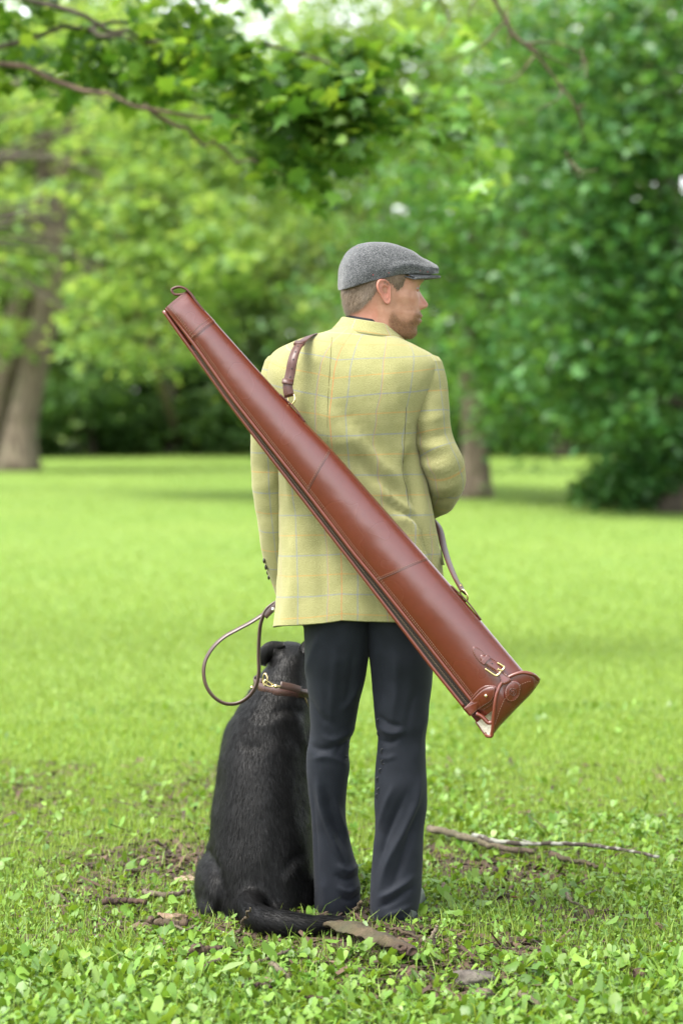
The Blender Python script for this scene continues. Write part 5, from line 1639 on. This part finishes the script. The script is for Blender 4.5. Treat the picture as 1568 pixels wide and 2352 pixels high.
up_pts = [W(664, 912, -.188), W(660, 890, -.186), W(666, 858, -.180), W(671, 830, -.178), W(680, 803, -.158), W(693, 786, -.125), W(704, 776.5, -.075), W(716, 770, -.02), W(728, 775, .05), W(745, 812, .135), W(790, 900, .185), W(850, 1000, .19), W(920, 1090, .185), W(975, 1165, .155), W(1006, 1210, .10), W(1018, 1255, .03), W(1033, 1300, -.07), W(1050, 1338, -.17), W(1062, 1360, -.238)]
nrm = [(-.1, -1, .1), (-.1, -1, .1), (-.15, -1, .2), (-.2, -.95, .3), (-.25, -.85, .5), (-.3, -.7, .7), (-.3, -.3, .9), (-.3, .1, 1), (-.2, .6, .8), (-.1, 1, .4), (0, 1, .2), (.1, 1, .1), (.2, 1, .1), (.6, .3, .2), (.55, -.75, .2), (.5, -.85, .2), (.5, -.85, .2), (.5, -.85, .2), (.5, -.85, .2)]
P_ = cr(up_pts, 160); N_ = cr(nrm, 160, t=np.concatenate([[0], np.cumsum(np.linalg.norm(np.diff(up_pts, axis=0), axis=1))]))
# keep the strap just clear of the jacket
srf = np.concatenate([P.reshape(-1, 3)]); cj = P.mean(1)
sstrap = put('shoulder_strap', MB().ribbon(P_, N_, .0245, .0038), M_strap, case_root, label='dark brown shoulder strap over the left shoulder and under the right arm')
L_ = np.concatenate([[0], np.cumsum(np.linalg.norm(np.diff(P_, axis=0), axis=1))])
def at_len(q): return np.array([np.interp(q, L_, P_[:, k]) for k in range(3)]), unit([np.interp(q, L_, N_[:, k]) for k in range(3)])
# doubled end of the strap and its holes, keeper, upper loop
dbl = [at_len(q)[0] + at_len(q)[1] * .0045 + np.array([.004, 0, 0]) for q in np.linspace(.005, .165, 40)]
put('strap_end', MB().ribbon(dbl, [at_len(q)[1] for q in np.linspace(.005, .165, 40)], .021, .0035), M_strap, sstrap)
for q in (.052, .075, .098, .121, .142):
    p_, n_ = at_len(q); put('strap_hole', MB().ball(p_ + n_ * .0062 + np.array([.004, 0, 0]), (.0026, .0012, .0026), 10, 6), M_zip, sstrap)
for q in (.036, .158):
    p_, n_ = at_len(q); p2, _n = at_len(q + .010)
    put('keeper', MB().ribbon([p_ - (p2 - p_) * .3 + n_ * .0035, p_ + n_ * .0035, p2 + n_ * .0035], [n_] * 3, .030, .0115), M_strap, sstrap)
st = MB()
for sgn in (-1, 1):
    ln_ = []
    for q in np.linspace(.006, .16, 40):
        p_, n_ = at_len(q); tn = unit(at_len(q + .004)[0] - p_)
        ln_.append(p_ + n_ * .0066 + np.array([.004, 0, 0]) + np.cross(tn, n_) * sgn * .0085)
    stitches(st, ln_, np.array([0, -1, 0]), .003, .0025, .0005)
put('stitching', st, M_thread, sstrap, kind='stuff')
tot = L_[-1]
e2 = [at_len(q)[0] + at_len(q)[1] * .004 for q in np.linspace(tot - .075, tot, 16)]
put('strap_end', MB().ribbon(e2, [at_len(q)[1] for q in np.linspace(tot - .075, tot, 16)], .0265, .0036), M_strap, sstrap)
p_, n_ = at_len(tot - .045)
put('rivet', MB().ball(p_ + n_ * .007, .0038, 12, 8), simple('old_brass', (.35, .25, .12), .35, 1.0), sstrap)
# ================================================================== black dog sitting at his left side
t = NT('black_dog_coat'); oc = t.obj()
mp = t.n('Mapping'); mp.inputs['Scale'].default_value = (1, 1, .22); t.l(oc, mp.inputs[0])
t.p(Base_Color=t.ramp(t.noise(60, 4, mp.outputs[0]), [(.3, (.0025, .0024, .0024)), (.7, (.0050, .0048, .0048))]), Roughness=.5)
t.bsdf.inputs['Specular IOR Level'].default_value = .22
t.bump(t.noise(150, 4, mp.outputs[0]), .5, .004)
M_dog = t.m
t = NT('black_dog_hair'); g_ = t.n('NewGeometry')
t.p(Base_Color=t.ramp(g_.outputs['Random Per Island'], [(0, (.0018, .0018, .0018)), (.85, (.0042, .0041, .0041)), (1, (.009, .0088, .0086))]), Roughness=.55)
t.bsdf.inputs['Specular IOR Level'].default_value = .13
M_dogfur = t.m
dog = thing('dog', (-.215, .28, 0), 'black short haired dog sitting with its back turned, tail curled on the ground', 'dog')

DROWS = [  # vy, left vx, right vx, back y, front y
    (2116, 520, 700, .115, .42), (2100, 503, 712, .098, .45), (2070, 488, 719, .092, .48), (2030, 480, 722, .094, .50), (1990, 479, 722, .098, .52), (1950, 480, 721, .106, .53), (1900, 484, 719, .120, .54), (1850, 486, 717, .135, .55), (1800, 494, 716, .150, .56),
    (1750, 501, 715, .168, .575), (1700, 514, 714, .190, .585), (1665, 527, 714, .208, .585), (1635, 543, 715, .226, .58), (1605, 562, 715, .248, .565), (1580, 579, 714, .270, .55), (1560, 592, 713, .288, .545), (1540, 606, 712, .305, .53), (1520, 622, 711, .318, .51), (1505, 632, 708, .335, .49), (1492, 645, 700, .36, .46)]
dk = []
for vy, l, r, yb, yf in DROWS:
    ym = (yb + yf) / 2
    a_, b_ = W(l, vy, ym - .04), W(r, vy, ym - .04)
    dk.append((a_[0], b_[0], yb, yf, a_[2]))
dk = cr(np.array(dk), 90)
rows = []
for l, r, yb, yf, z in dk:
    c = np.array([(l + r) / 2, (yb * .55 + yf * .45), z])
    rows.append([c + np.array([(r - l) / 2 * math.copysign(abs(math.cos(a)) ** .92, math.cos(a)), ((yf - c[1]) if math.sin(a) > 0 else (c[1] - yb)) * math.copysign(abs(math.sin(a)) ** .85, math.sin(a)), 0]) for a in np.linspace(0, 2 * math.pi, 49)[:-1]])
b = MB(); b.grid(rows, closed=True); b.f.append(tuple(range(48))[::-1]); b.f.append(tuple(b.n - 48 + k for k in range(48)))
b.f = [f[::-1] for f in b.f]                                   # rows run upward: turn the faces outward
def blob(vx, vy, y, r, rot=None): b.ball(W(vx, vy, y), r, 28, 18, rot)
def Rz(a): c, s = math.cos(a), math.sin(a); return np.array([[c, -s, 0], [s, c, 0], [0, 0, 1]])
def Ry(a): c, s = math.cos(a), math.sin(a); return np.array([[c, 0, s], [0, 1, 0], [-s, 0, c]])
def Rx(a): c, s = math.cos(a), math.sin(a); return np.array([[1, 0, 0], [0, c, -s], [0, s, c]])
# thighs, hocks and hind paws
blob(494, 2032, .30, (.060, .17, .092), Rz(.10)); blob(512, 1960, .34, (.050, .11, .055), Rz(.1)); blob(487, 2075, .25, (.042, .12, .052))
blob(700, 2040, .30, (.048, .15, .095), Rz(-.05)); blob(690, 1975, .33, (.045, .12, .07))
blob(505, 2108, .20, (.034, .09, .028), Rz(.25)); blob(486, 2112, .42, (.040, .10, .026), Rz(.2)); blob(695, 2108, .22, (.032, .09, .028)); blob(705, 2110, .40, (.036, .09, .026))
blob(615, 2095, .13, (.075, .06, .040))
# shoulders, shoulder blades, chest
blob(553, 1745, .38, (.060, .13, .13)); blob(690, 1745, .38, (.060, .13, .13)); blob(590, 1690, .262, (.045, .035, .085), Ry(.25)); blob(665, 1690, .262, (.045, .035, .085), Ry(-.2))
# forelegs
for vx in (575, 655):
    top, bot = W(vx, 1860, .50), W(vx, 1860, .50); bot[2] = .03
    b.tube(cr([top, (top + bot) / 2 + np.array([0, .01, 0]), bot], 14), np.linspace(.052, .028, 14), 16)
    b.ball(bot + np.array([0, .03, 0]), (.034, .052, .028), 20, 12)
# skull, muzzle, cheeks: head turned a little to the right, looking ahead
blob(664, 1512, .42, (.062, .080, .050), Rz(-.25)); blob(668, 1525, .40, (.058, .07, .045)); blob(672, 1528, .50, (.044, .085, .038), Rz(-.25)); blob(680, 1533, .565, (.036, .050, .032), Rz(-.25)); blob(662, 1545, .44, (.060, .07, .04))
b.ball(W(684, 1528, .615), (.017, .012, .013), 12, 8)
blob(632, 1494, .385, (.022, .034, .020), Ry(.5)); blob(700, 1495, .40, (.018, .034, .022), Ry(-.5))
# tail
tail = cr([W(585, 2066, .13), W(577, 2086, .06), W(586, 2108, -.02), W(610, 2130, -.085), W(648, 2140, -.115), W(695, 2132, -.12), W(740, 2121, -.11), W(775, 2111, -.10), W(790, 2107, -.10)], 40)
tr = cr(np.array([.042, .041, .040, .040, .039, .038, .034, .023, .006]), 40)[:, 0]
tail[:, 2] = np.maximum(tail[:, 2], tr * .90)
b.tube(tail, tr, 18)
raw = put('dog_raw', b.mesh('dog_raw'))
me = baked(raw, [('REMESH', dict(mode='VOXEL', voxel_size=.0062, use_smooth_shade=True)), ('SMOOTH', dict(factor=.6, iterations=9))])
me.name = 'body'
nv = len(me.vertices)
V = np.empty(nv * 3, np.float32); me.vertices.foreach_get('co', V); V = V.reshape(-1, 3).astype(float)
N_ = np.empty(nv * 3, np.float32); me.vertices.foreach_get('normal', N_); N_ = N_.reshape(-1, 3).astype(float)
# loose skin: soft rolls over the back and shoulders
DF = [(cr(p_, 90), w, d_) for p_, w, d_ in [([(560, 1655), (610, 1668), (660, 1650), (706, 1668)], 12, .005), ([(545, 1700), (575, 1715), (610, 1712)], 14, -.005), ([(600, 1730), (650, 1722), (700, 1740)], 16, .004), ([(620, 1640), (670, 1628), (700, 1640)], 8, -.004), ([(515, 1760), (505, 1820), (500, 1880)], 14, -.004),
     ([(700, 1760), (690, 1830), (695, 1900)], 14, -.004), ([(610, 1780), (606, 1860), (604, 1960), (600, 2040)], 26, .005), ([(478, 1945), (490, 1975), (506, 2005)], 7, -.010), ([(500, 1990), (515, 2040), (520, 2085)], 10, -.006), ([(690, 1975), (668, 2000), (650, 2040)], 14, .006), ([(700, 1950), (672, 1975), (652, 2010)], 10, -.006), ([(610, 1560), (650, 1555), (690, 1570)], 12, -.003)]]
FD_ = folds_v(V, DF)
for i in range(nv):
    d_ = .0030 * fbm(V[i], 6, 1.7) + .0012 * fbm(V[i], 18, 3.3)
    if N_[i][1] < .3: d_ += FD_[i]
    V[i] += N_[i] * d_
me.vertices.foreach_set('co', V.astype(np.float32).ravel()); me.update()
dbody = put('body', me, M_dog, dog)
def ear_flap(pts, wid, y0, label):
    """hanging ear: folded leaf shape with thickness"""
    C_ = cr([W(*q) for q in pts], 14); w_ = cr(np.array(wid, float), 14)[:, 0]
    rows = []
    for k in range(14):
        tng = unit(C_[min(k + 1, 13)] - C_[max(k - 1, 0)]); sd_ = unit(np.cross(tng, (0.55, -.83, 0)))
        out_ = unit(np.cross(sd_, tng)); out_ = out_ if out_[1] < 0 else -out_
        rows.append([C_[k] + sd_ * w_[k] * math.cos(a) + out_ * (.005 * math.sin(a) - .012 * math.cos(a) ** 2) for a in np.linspace(0, 2 * math.pi, 19)[:-1]])
    m = MB().grid(rows, closed=True); m.f.append(tuple(range(18))); m.f.append(tuple(m.n - 18 + k for k in range(18))[::-1])
    o = put('ear', m, M_dog, dog)
    md = o.modifiers.new('subdivision', 'SUBSURF'); md.levels = md.render_levels = 1
ear_flap([(654, 1482, .37), (638, 1489, .365), (621, 1499, .36), (611, 1513, .36), (608, 1530, .36)], [.008, .022, .029, .026, .007], .36, 'left')
ear_flap([(692, 1480, .38), (704, 1488, .375), (712, 1502, .37), (715, 1518, .37), (714, 1532, .37)], [.020, .034, .036, .028, .008], .37, 'right')
# coat: short hairs lying down the body
nf = len(me.polygons)
V = V - np.array(dog['_org']) * 0
cen_ = np.empty(nf * 3, np.float32); me.polygons.foreach_get('center', cen_); cen_ = cen_.reshape(-1, 3).astype(float) + np.array(dog['_org'])
nor_ = np.empty(nf * 3, np.float32); me.polygons.foreach_get('normal', nor_); nor_ = nor_.reshape(-1, 3).astype(float)
vis = np.where((nor_[:, 1] < .45) & (cen_[:, 2] > .012))[0]
n = 60000
pk = RNG.choice(vis, n)
c = cen_[pk] + RNG.normal(0, .0028, (n, 3)); nn = nor_[pk]
fl = np.array([0, .0, -1.0]) + np.stack([(c[:, 0] + .215) * .8, 0 * c[:, 0], 0 * c[:, 0]], 1)
lowtail = (c[:, 1] < .05)
tk = np.array([np.argmin(np.linalg.norm(tail - q, axis=1)) if lo else 0 for q, lo in zip(c, lowtail)])
tt = np.gradient(tail, axis=0); tt /= np.linalg.norm(tt, axis=1)[:, None]
fl = np.where(lowtail[:, None], tt[tk] + np.array([0, 0, -.35]), fl)
fl = fl + RNG.normal(0, .16, (n, 3))
sw = np.array([fbm(q, 9, 7.7) for q in c[::6]]); sw = np.repeat(sw, 6)[:n]
fl[:, 0] += sw * .5
fl = fl - nn * (fl * nn).sum(1)[:, None]; fl /= np.maximum(np.linalg.norm(fl, axis=1), 1e-6)[:, None]
fl = fl + nn * RNG.uniform(.05, .34, (n, 1))
ln = RNG.uniform(.008, .020, (n, 1)) * np.where(lowtail, 1.35, 1.0)[:, None]
ln = ln * np.clip(1 + .9 * np.array(sw), .5, 1.8)[:, None]
ln = ln * np.where(c[:, 2] > .62, .55, 1)[:, None]
s_ = np.cross(fl, nn); s_ /= np.maximum(np.linalg.norm(s_, axis=1), 1e-6)[:, None]
V = np.stack([c - s_ * .0007, c + s_ * .0007, c + fl * ln], 1).reshape(-1, 3)
put('fur', np_mesh('fur', V, np.arange(n * 3).reshape(-1, 3)), M_dogfur, dog, kind='stuff')

# collar with its brass ring, and thin slip chain
nk = []
for a in np.linspace(0, 2 * math.pi, 49):
    vy = 1577 + 10 * math.cos(a)
    k = int(np.argmin(np.abs(dk[:, 4] - W(640, vy, .38)[2])))
    l, r, yb, yf, z = dk[k]
    c0 = np.array([(l + r) / 2, yb * .55 + yf * .45, W(640, vy, .38)[2]])
    rx, ry = (r - l) / 2 + .006, ((yf - c0[1]) if math.sin(a) > 0 else (c0[1] - yb)) + .007
    nk.append(c0 + np.array([rx * math.copysign(abs(math.cos(a)) ** .92, math.cos(a)), ry * math.copysign(abs(math.sin(a)) ** .85, math.sin(a)), 0]))
nk = np.array(nk); ctr = nk.mean(0)
M_collar = leather('dark_collar_leather', (.045, .020, .016), (.075, .032, .025), .45, .1)
nn = nk - ctr; nn[:, 2] *= 0
collar = put('collar', MB().ribbon(nk, nn, .024, .0042), M_collar, dog, label='brown leather dog collar with brass fittings')
def near_collar(vx, vy, out=.008):
    pr = np.array([proj(p) for p in nk]); k = np.argmin(np.hypot(pr[:, 0] - vx, pr[:, 1] - vy) + (nk[:, 1] > ctr[1]) * 500)
    base = nk[k] + unit(nn[k]) * out
    q = W(vx, vy, base[1]); return q
rc = near_collar(609, 1561, .012)
put('collar_ring', MB().tube([rc + np.array([math.sin(a) * .0065, -math.sin(a) * .005, math.cos(a) * .0165]) for a in np.linspace(0, 2 * math.pi, 33)], .0024, 8, caps=False), M_brass, collar)
for vx in (579, 589): put('collar_stud', MB().ball(near_collar(vx, 1579, .006), .0052, 12, 8), M_brass, collar)
kq = near_collar(598, 1570, .0045); put('collar_keeper', MB().ribbon([kq + np.array([-.008, .004, .001]), kq, kq + np.array([.008, -.002, -.001])], [(-.4, -1, 0)] * 3, .030, .006), M_collar, collar)
ch = [W(*q) for q in ((694, 1592, .30), (702, 1606, .30), (706, 1622, .315), (706, 1640, .34))]
put('slip_cord', MB().tube(cr(ch, 20), .0028, 6), simple('tan_cord', (.30, .23, .10), .6), collar)

# ------------------------------------------------------------------ leash
lead = thing('leash', W(650, 1480, .1), 'dark brown leather dog leash, its handle loop hanging beside the jacket hem', 'leash')
M_lead = leather('dark_leash_leather', (.045, .024, .018), (.075, .042, .032), .42, .15)
loop = [W(664, 1368, .13), W(650, 1374, .13), W(634, 1383, .12), W(612, 1400, .115), (W(600, 1428, .11)), W(595, 1470, .11), W(594, 1510, .11), W(594.5, 1545, .11), W(588, 1575, .11), W(570, 1601, .11), W(545, 1615.5, .11), W(520, 1616.5, .11), W(495, 1604, .11), W(476, 1580, .11), W(468, 1550, .11), W(471, 1520, .11), W(487, 1490, .11), W(515, 1463, .115), W(545, 1446, .12), W(575, 1430, .12), W(600, 1414, .125), W(622, 1400, .13), W(640, 1386, .135), W(664, 1372, .14)]
Pl = cr(loop, 160)
tl = np.gradient(Pl, axis=0)
nl_ = np.cross(tl, (0, 1, 0)) * .75 + np.array([0, -1, 0]) * .66 * np.linalg.norm(tl, axis=1)[:, None]
put('handle_loop', MB().ribbon(Pl, nl_, .0125, .0052), M_lead, lead)
tabp = cr([W(607, 1416, .112), W(620, 1403, .114), W(636, 1388, .116), W(656, 1374, .12)], 16)
tb_ = put('splice', MB().ribbon(tabp, [(0, -1, .1)] * 16, .019, .006), M_lead, lead)
put('rivet', MB().ball(W(627.5, 1399.5, .108), .0058, 14, 9), simple('nickel_rivet', (.85, .83, .80), .3, .9), tb_)
put('strap', MB().ribbon(cr([W(664, 1370, .14), W(690, 1420, .26), W(730, 1500, .33), W(742, 1570, .33), W(728, 1592, .31), W(712, 1592, .28), W(690, 1586, .255), W(668, 1580, .242), W(646, 1575, .236)], 70),
     cr([(0, -1, 0), (-.3, -1, 0), (-.5, -.9, 0), (-.2, -1, .2), (0, -1, .4), (0, -1, .4), (0, -1, .35), (0, -1, .3), (0, -1, .3)], 70), .0125, .0045), M_lead, lead)
put('strap_splice', MB().ribbon(cr([W(690, 1585, .250), W(668, 1578, .238), W(644, 1573, .231)], 16), [(0, -1, .3)] * 16, .020, .006), M_lead, lead)
hk_ = MB()
q0, q1 = W(644, 1577, .226), W(612, 1570, .226)
hk_.tube(cr([q0, W(636, 1577, .224), W(630, 1573, .222)], 10), [.0035] * 10, 8)
hk_.ball(W(634, 1576.5, .222), (.0062, .005, .0058), 12, 8)
hk_.tube(cr([W(630, 1575, .222), W(622, 1577, .221), W(613, 1574, .221), W(607, 1570, .222), W(609, 1562, .222), W(617, 1566, .222), W(627, 1572, .222)], 36), .0027, 8)
put('snap_hook', hk_, M_brass, lead)
# ================================================================== fallen wood and other things lying on the ground
def stick(name, label, pts, r0, r1, m, cat_='stick', group=None, side=None, lift=0.0):
    """stick lying on the ground along picture points"""
    P_ = []
    for q in pts:
        p = G(q[0], q[1], (q[2] if len(q) > 2 else .024) + lift); P_.append(p)
    P_ = cr(P_, 26); P_[1:-1] += RNG.normal(0, .0022, (24, 3))
    o = MB(); rr = np.linspace(r0, r1, 26) * RNG.uniform(.85, 1.15, 26)
    o.tube(P_, rr, 9)
    ob = put(name, o, m, origin=tuple(P_[0]), label=label, cat=cat_, group=group)
    for sp in side or []:
        S_ = cr([G(q[0], q[1], (q[2] if len(q) > 2 else .024) + lift) for q in sp], 14)
        put('twig', MB().tube(S_, np.linspace(r1 * .9, r1 * .35, 14), 7), m, ob)
    return ob
t = NT('lichen_bark'); oc = t.obj()
c = t.ramp(t.noise(30, 5, oc), [(.3, (.025, .018, .013)), (.6, (.06, .046, .035))])
t.p(Base_Color=t.mix(t.ramp(t.noise(22, 3, oc), [(.52, (0, 0, 0)), (.58, (1, 1, 1))]), c, (.22, .22, .19)), Roughness=.9); t.bump(t.noise(80, 4, oc), .6, .004)
M_lichen = t.m
M_deadwood = bark('dead_wood', (.045, .032, .022), (.095, .070, .048), (.16, .125, .092))
M_redwood = bark('red_brown_bark', (.024, .013, .009), (.050, .027, .017), (.095, .056, .037))

stick('fallen_branch', 'long thin fallen branch mottled with pale lichen, lying right of the legs', [(1085, 1918, .045), (1150, 1934, .045), (1230, 1938, .045), (1310, 1937, .05), (1400, 1948, .045), (1512, 1968, .04)], .0085, .0045, M_lichen, 'branch', side=[[(1345, 1944, .02), (1270, 1955, .015), (1205, 1962, .01)], [(1235, 1940, .03), (1180, 1924, .05)]])
stick('fallen_branch', 'thick pale fallen branch lying just right of the trouser leg, under the thin one', [(985, 1902, .03), (1020, 1910, .03), (1075, 1925, .03), (1135, 1943, .03), (1180, 1952, .025), (1230, 1955, .02)], .0125, .0095, M_deadwood, 'branch')
stick('stick', 'brown stick lying below the two fallen branches at right', [(1265, 1960), (1300, 1973), (1350, 1985), (1395, 1997)], .009, .005, M_redwood)
stick('stick', 'thin grey bent twig standing out of the leaves at right, alone', [(1300, 2052, .05), (1315, 2072, .045), (1335, 2082, .03), (1350, 2112, .004)], .005, .0035, M_deadwood)
stick('stick', 'short upright brown twig right of the bark slab below the right shoe', [(984, 2170, .0), (992, 2150, .03), (1003, 2128, .055)], .0065, .005, M_deadwood)
stick('stick', 'pale slanting stick in the foliage at the bottom right, broken at one end', [(1193, 2282, .03), (1222, 2298, .025), (1250, 2318, .012), (1275, 2340, .006)], .009, .004, M_deadwood)
stick('stick', 'thin red brown twig crossing in front of the base of the tail', [(548, 2146, .0), (560, 2118, .05), (575, 2086, .10)], .004, .003, M_redwood)
stick('stick', 'stick with a broken reddish end left of the tail, lying towards the left', [(340, 2112), (390, 2122), (430, 2122)], .009, .011, M_redwood)
stick('stick', 'thin forked twig lying left of the dog near the pale chip', [(390, 2120), (432, 2135), (448, 2126)], .004, .003, M_deadwood)
stick('stick', 'dark brown stick in the grass left below the tail', [(440, 2178), (480, 2182), (520, 2178)], .012, .008, M_redwood)
stick('stick', 'long thin grey twig in front of the tail, bending at its left end', [(470, 2220), (505, 2203), (530, 2190), (580, 2192), (640, 2188), (680, 2176)], .006, .004, M_deadwood)
stick('stick', 'slim slanting twig below the end of the tail', [(580, 2216, .02), (618, 2200, .03), (668, 2184, .03)], .004, .003, M_deadwood)
stick('stick', 'grey stick with a white peeled end, lying in the middle foreground', [(625, 2212, .04), (650, 2235, .03), (672, 2262, .01), (690, 2285, .0)], .006, .009, M_deadwood)
stick('stick', 'reddish thin twig with a hook, right of the grey stick in the middle foreground', [(700, 2290), (735, 2292), (752, 2300), (760, 2310)], .004, .003, M_redwood)
stick('stick', 'short dark twig between the two trouser legs', [(800, 2104, .0), (820, 2090, .03), (828, 2072, .06)], .006, .005, M_redwood)
stick('stick', 'thin twig lying from the heel of the right shoe across the bark slab', [(895, 2132, .03), (930, 2140, .03), (960, 2155, .02), (985, 2172, .01)], .0045, .0035, M_redwood)
stick('stick', 'small dark stick lying in front of the grey lump', [(1050, 2238), (1085, 2236), (1115, 2240)], .006, .004, M_deadwood)
stick('stick', 'stick leaning in the leaves to the right of the right shoe', [(1020, 2030, .03), (1012, 2055, .02), (1006, 2070, .008)], .006, .005, M_deadwood)
stick('stick', 'short brown stick at the far left of the bare soil beside the dog', [(235, 2072), (290, 2068), (335, 2072)], .010, .007, M_redwood)
stick('stick', 'grey stick lying on the bare soil just left of the thigh of the dog', [(330, 2048), (380, 2056), (435, 2046)], .009, .006, M_deadwood)
stick('stick', 'thin pale twig pointing up from the bare soil behind the dog', [(358, 1932, .06), (385, 1952, .03), (400, 1968, .01)], .005, .004, M_deadwood)
stick('stick', 'dark stick lying at the bottom left of the middle bare patch', [(560, 2266), (600, 2262), (622, 2268)], .007, .005, M_redwood)

# slab of bark under the tip of the tail
b = MB(); rows = []
c0, c1 = G(742, 2120, .028), G(948, 2192, .026)
ax = unit(c1 - c0); sd_ = unit(np.cross(ax, (0, 0, 1)))
for k, u in enumerate(np.linspace(0, 1, 34)):
    p = c0 + (c1 - c0) * u
    w = .036 * (1 - .25 * u) * (1 - (2 * u - 1) ** 8 * .5) * (1 + .12 * math.sin(u * 21))
    row = []
    for a in np.linspace(0, 2 * math.pi, 25)[:-1]:
        q = p + sd_ * w * math.cos(a) + np.array([0, 0, 1]) * (.014 * math.sin(a) if math.sin(a) > 0 else .008 * math.sin(a))
        q = q + np.array([0, 0, .010 * fbm(q, 24, 1.0)]) + np.array([0, 0, .012 * math.sin(u * 3)])
        row.append(q)
    rows.append(row)
b.grid(rows, closed=True, flip=False); b.f.append(tuple(range(24))); b.f.append(tuple(b.n - 24 + k for k in range(24))[::-1])
slab = put('bark_slab', b, M_redwood, origin=tuple(c0), label='flat reddish slab of bark lying under the tip of the tail', cat='bark')
hl = G(922, 2180, .038)
put('knot_hole', MB().tube([hl + np.array([math.cos(a) * .011, math.sin(a) * .012, .004 + .004 * math.sin(a)]) for a in np.linspace(0, 2 * math.pi, 17)], .004, 6, caps=False), M_redwood, slab)

def lump(name, label, vx, vy, r, m, cat_, fr=16, amp=.35):
    c = G(vx, vy, r[2] * .6); b = MB().ball((0, 0, 0), 1, 26, 16)
    for i in range(len(b.v[0])):
        q = b.v[0][i]; b.v[0][i] = c + q * np.asarray(r) * (1 + amp * fbm(q + vx, 1.6, fr))
    return put(name, b, m, origin=tuple(c), label=label, cat=cat_)
lump('rotten_wood', 'grey brown lump of rotten wood among the leaves at the bottom right', 1088, 2250, (.055, .035, .022), bark('rotten_grey', (.035, .028, .023), (.08, .067, .056), (.14, .12, .10)), 'wood')
lump('rotten_wood', 'smaller dark piece of rotten wood right below the grey lump', 1108, 2284, (.025, .02, .016), M_deadwood, 'wood')
lump('wood_chip', 'small dark rounded wood chip alone in the leaves at the right', 1474, 2237, (.032, .016, .014), M_redwood, 'wood')
lump('wood_chip', 'pale torn wood chip on the soil left of the dog', 395, 2110, (.040, .020, .014), bark('torn_wood', (.10, .065, .038), (.18, .12, .075), (.27, .20, .135)), 'wood', amp=.6)
lump('wood_chip', 'pale chip of wood close to the thigh of the dog', 430, 2022, (.030, .015, .012), bark('torn_wood_two', (.14, .10, .06), (.24, .18, .12), (.33, .26, .19)), 'wood', amp=.6)

def dead_leaf(label, vx, vy, size, col, yaw, curl=.4, h=.02):
    size = size * .72; col = tuple(c * .75 for c in col); p = G(vx, vy, h); o = np.array([(0, -1), (.35, -.5), (.5, 0), (.38, .5), (0, 1.05), (-.38, .5), (-.5, 0), (-.35, -.5)])
    rows = []
    for q in (1.0, .55, .05):
        rows.append([p + np.array([(x * math.cos(yaw) - y * math.sin(yaw)) * size * q, (x * math.sin(yaw) + y * math.cos(yaw)) * size * q, size * q * q * (curl * x * x * 2 + .2 * y)]) for x, y in o])
    m = leaf_mat(label[:24].replace(' ', '_'), [col, tuple(c * 1.2 for c in col)], .2, .6, (1.2, .9, .6))
    b = MB().grid(rows, closed=True)
    me = b.mesh('dead_leaf')
    ob = put('dead_leaf', me, m, origin=tuple(p), label=label, cat='leaf')
dead_leaf('pale tan dead leaf lying in the middle foreground', 612, 2252, .035, (.22, .155, .10), .9)
dead_leaf('curled orange brown dead leaf on the leaves at right', 1185, 2062, .026, (.16, .06, .016), 1.6)
dead_leaf('brown curled dead leaf near the thin grey bent twig', 1355, 2095, .030, (.08, .035, .016), .2)
dead_leaf('yellowing leaf left of the thin grey bent twig', 1290, 2058, .022, (.30, .25, .04), 2.2)
dead_leaf('beige scrap of dry leaf below the right end of the tail', 768, 2212, .026, (.26, .18, .125), 1.2)
dead_leaf('long pale green fallen leaf lying flat in front of the tail', 535, 2220, .050, (.26, .38, .12), -.9, .25, .05)
dead_leaf('large round pale green leaf standing up in the foreground', 442, 2315, .035, (.26, .40, .13), .3, .3, .06)
for o in bpy.data.objects:
    if '_org' in o: del o['_org']
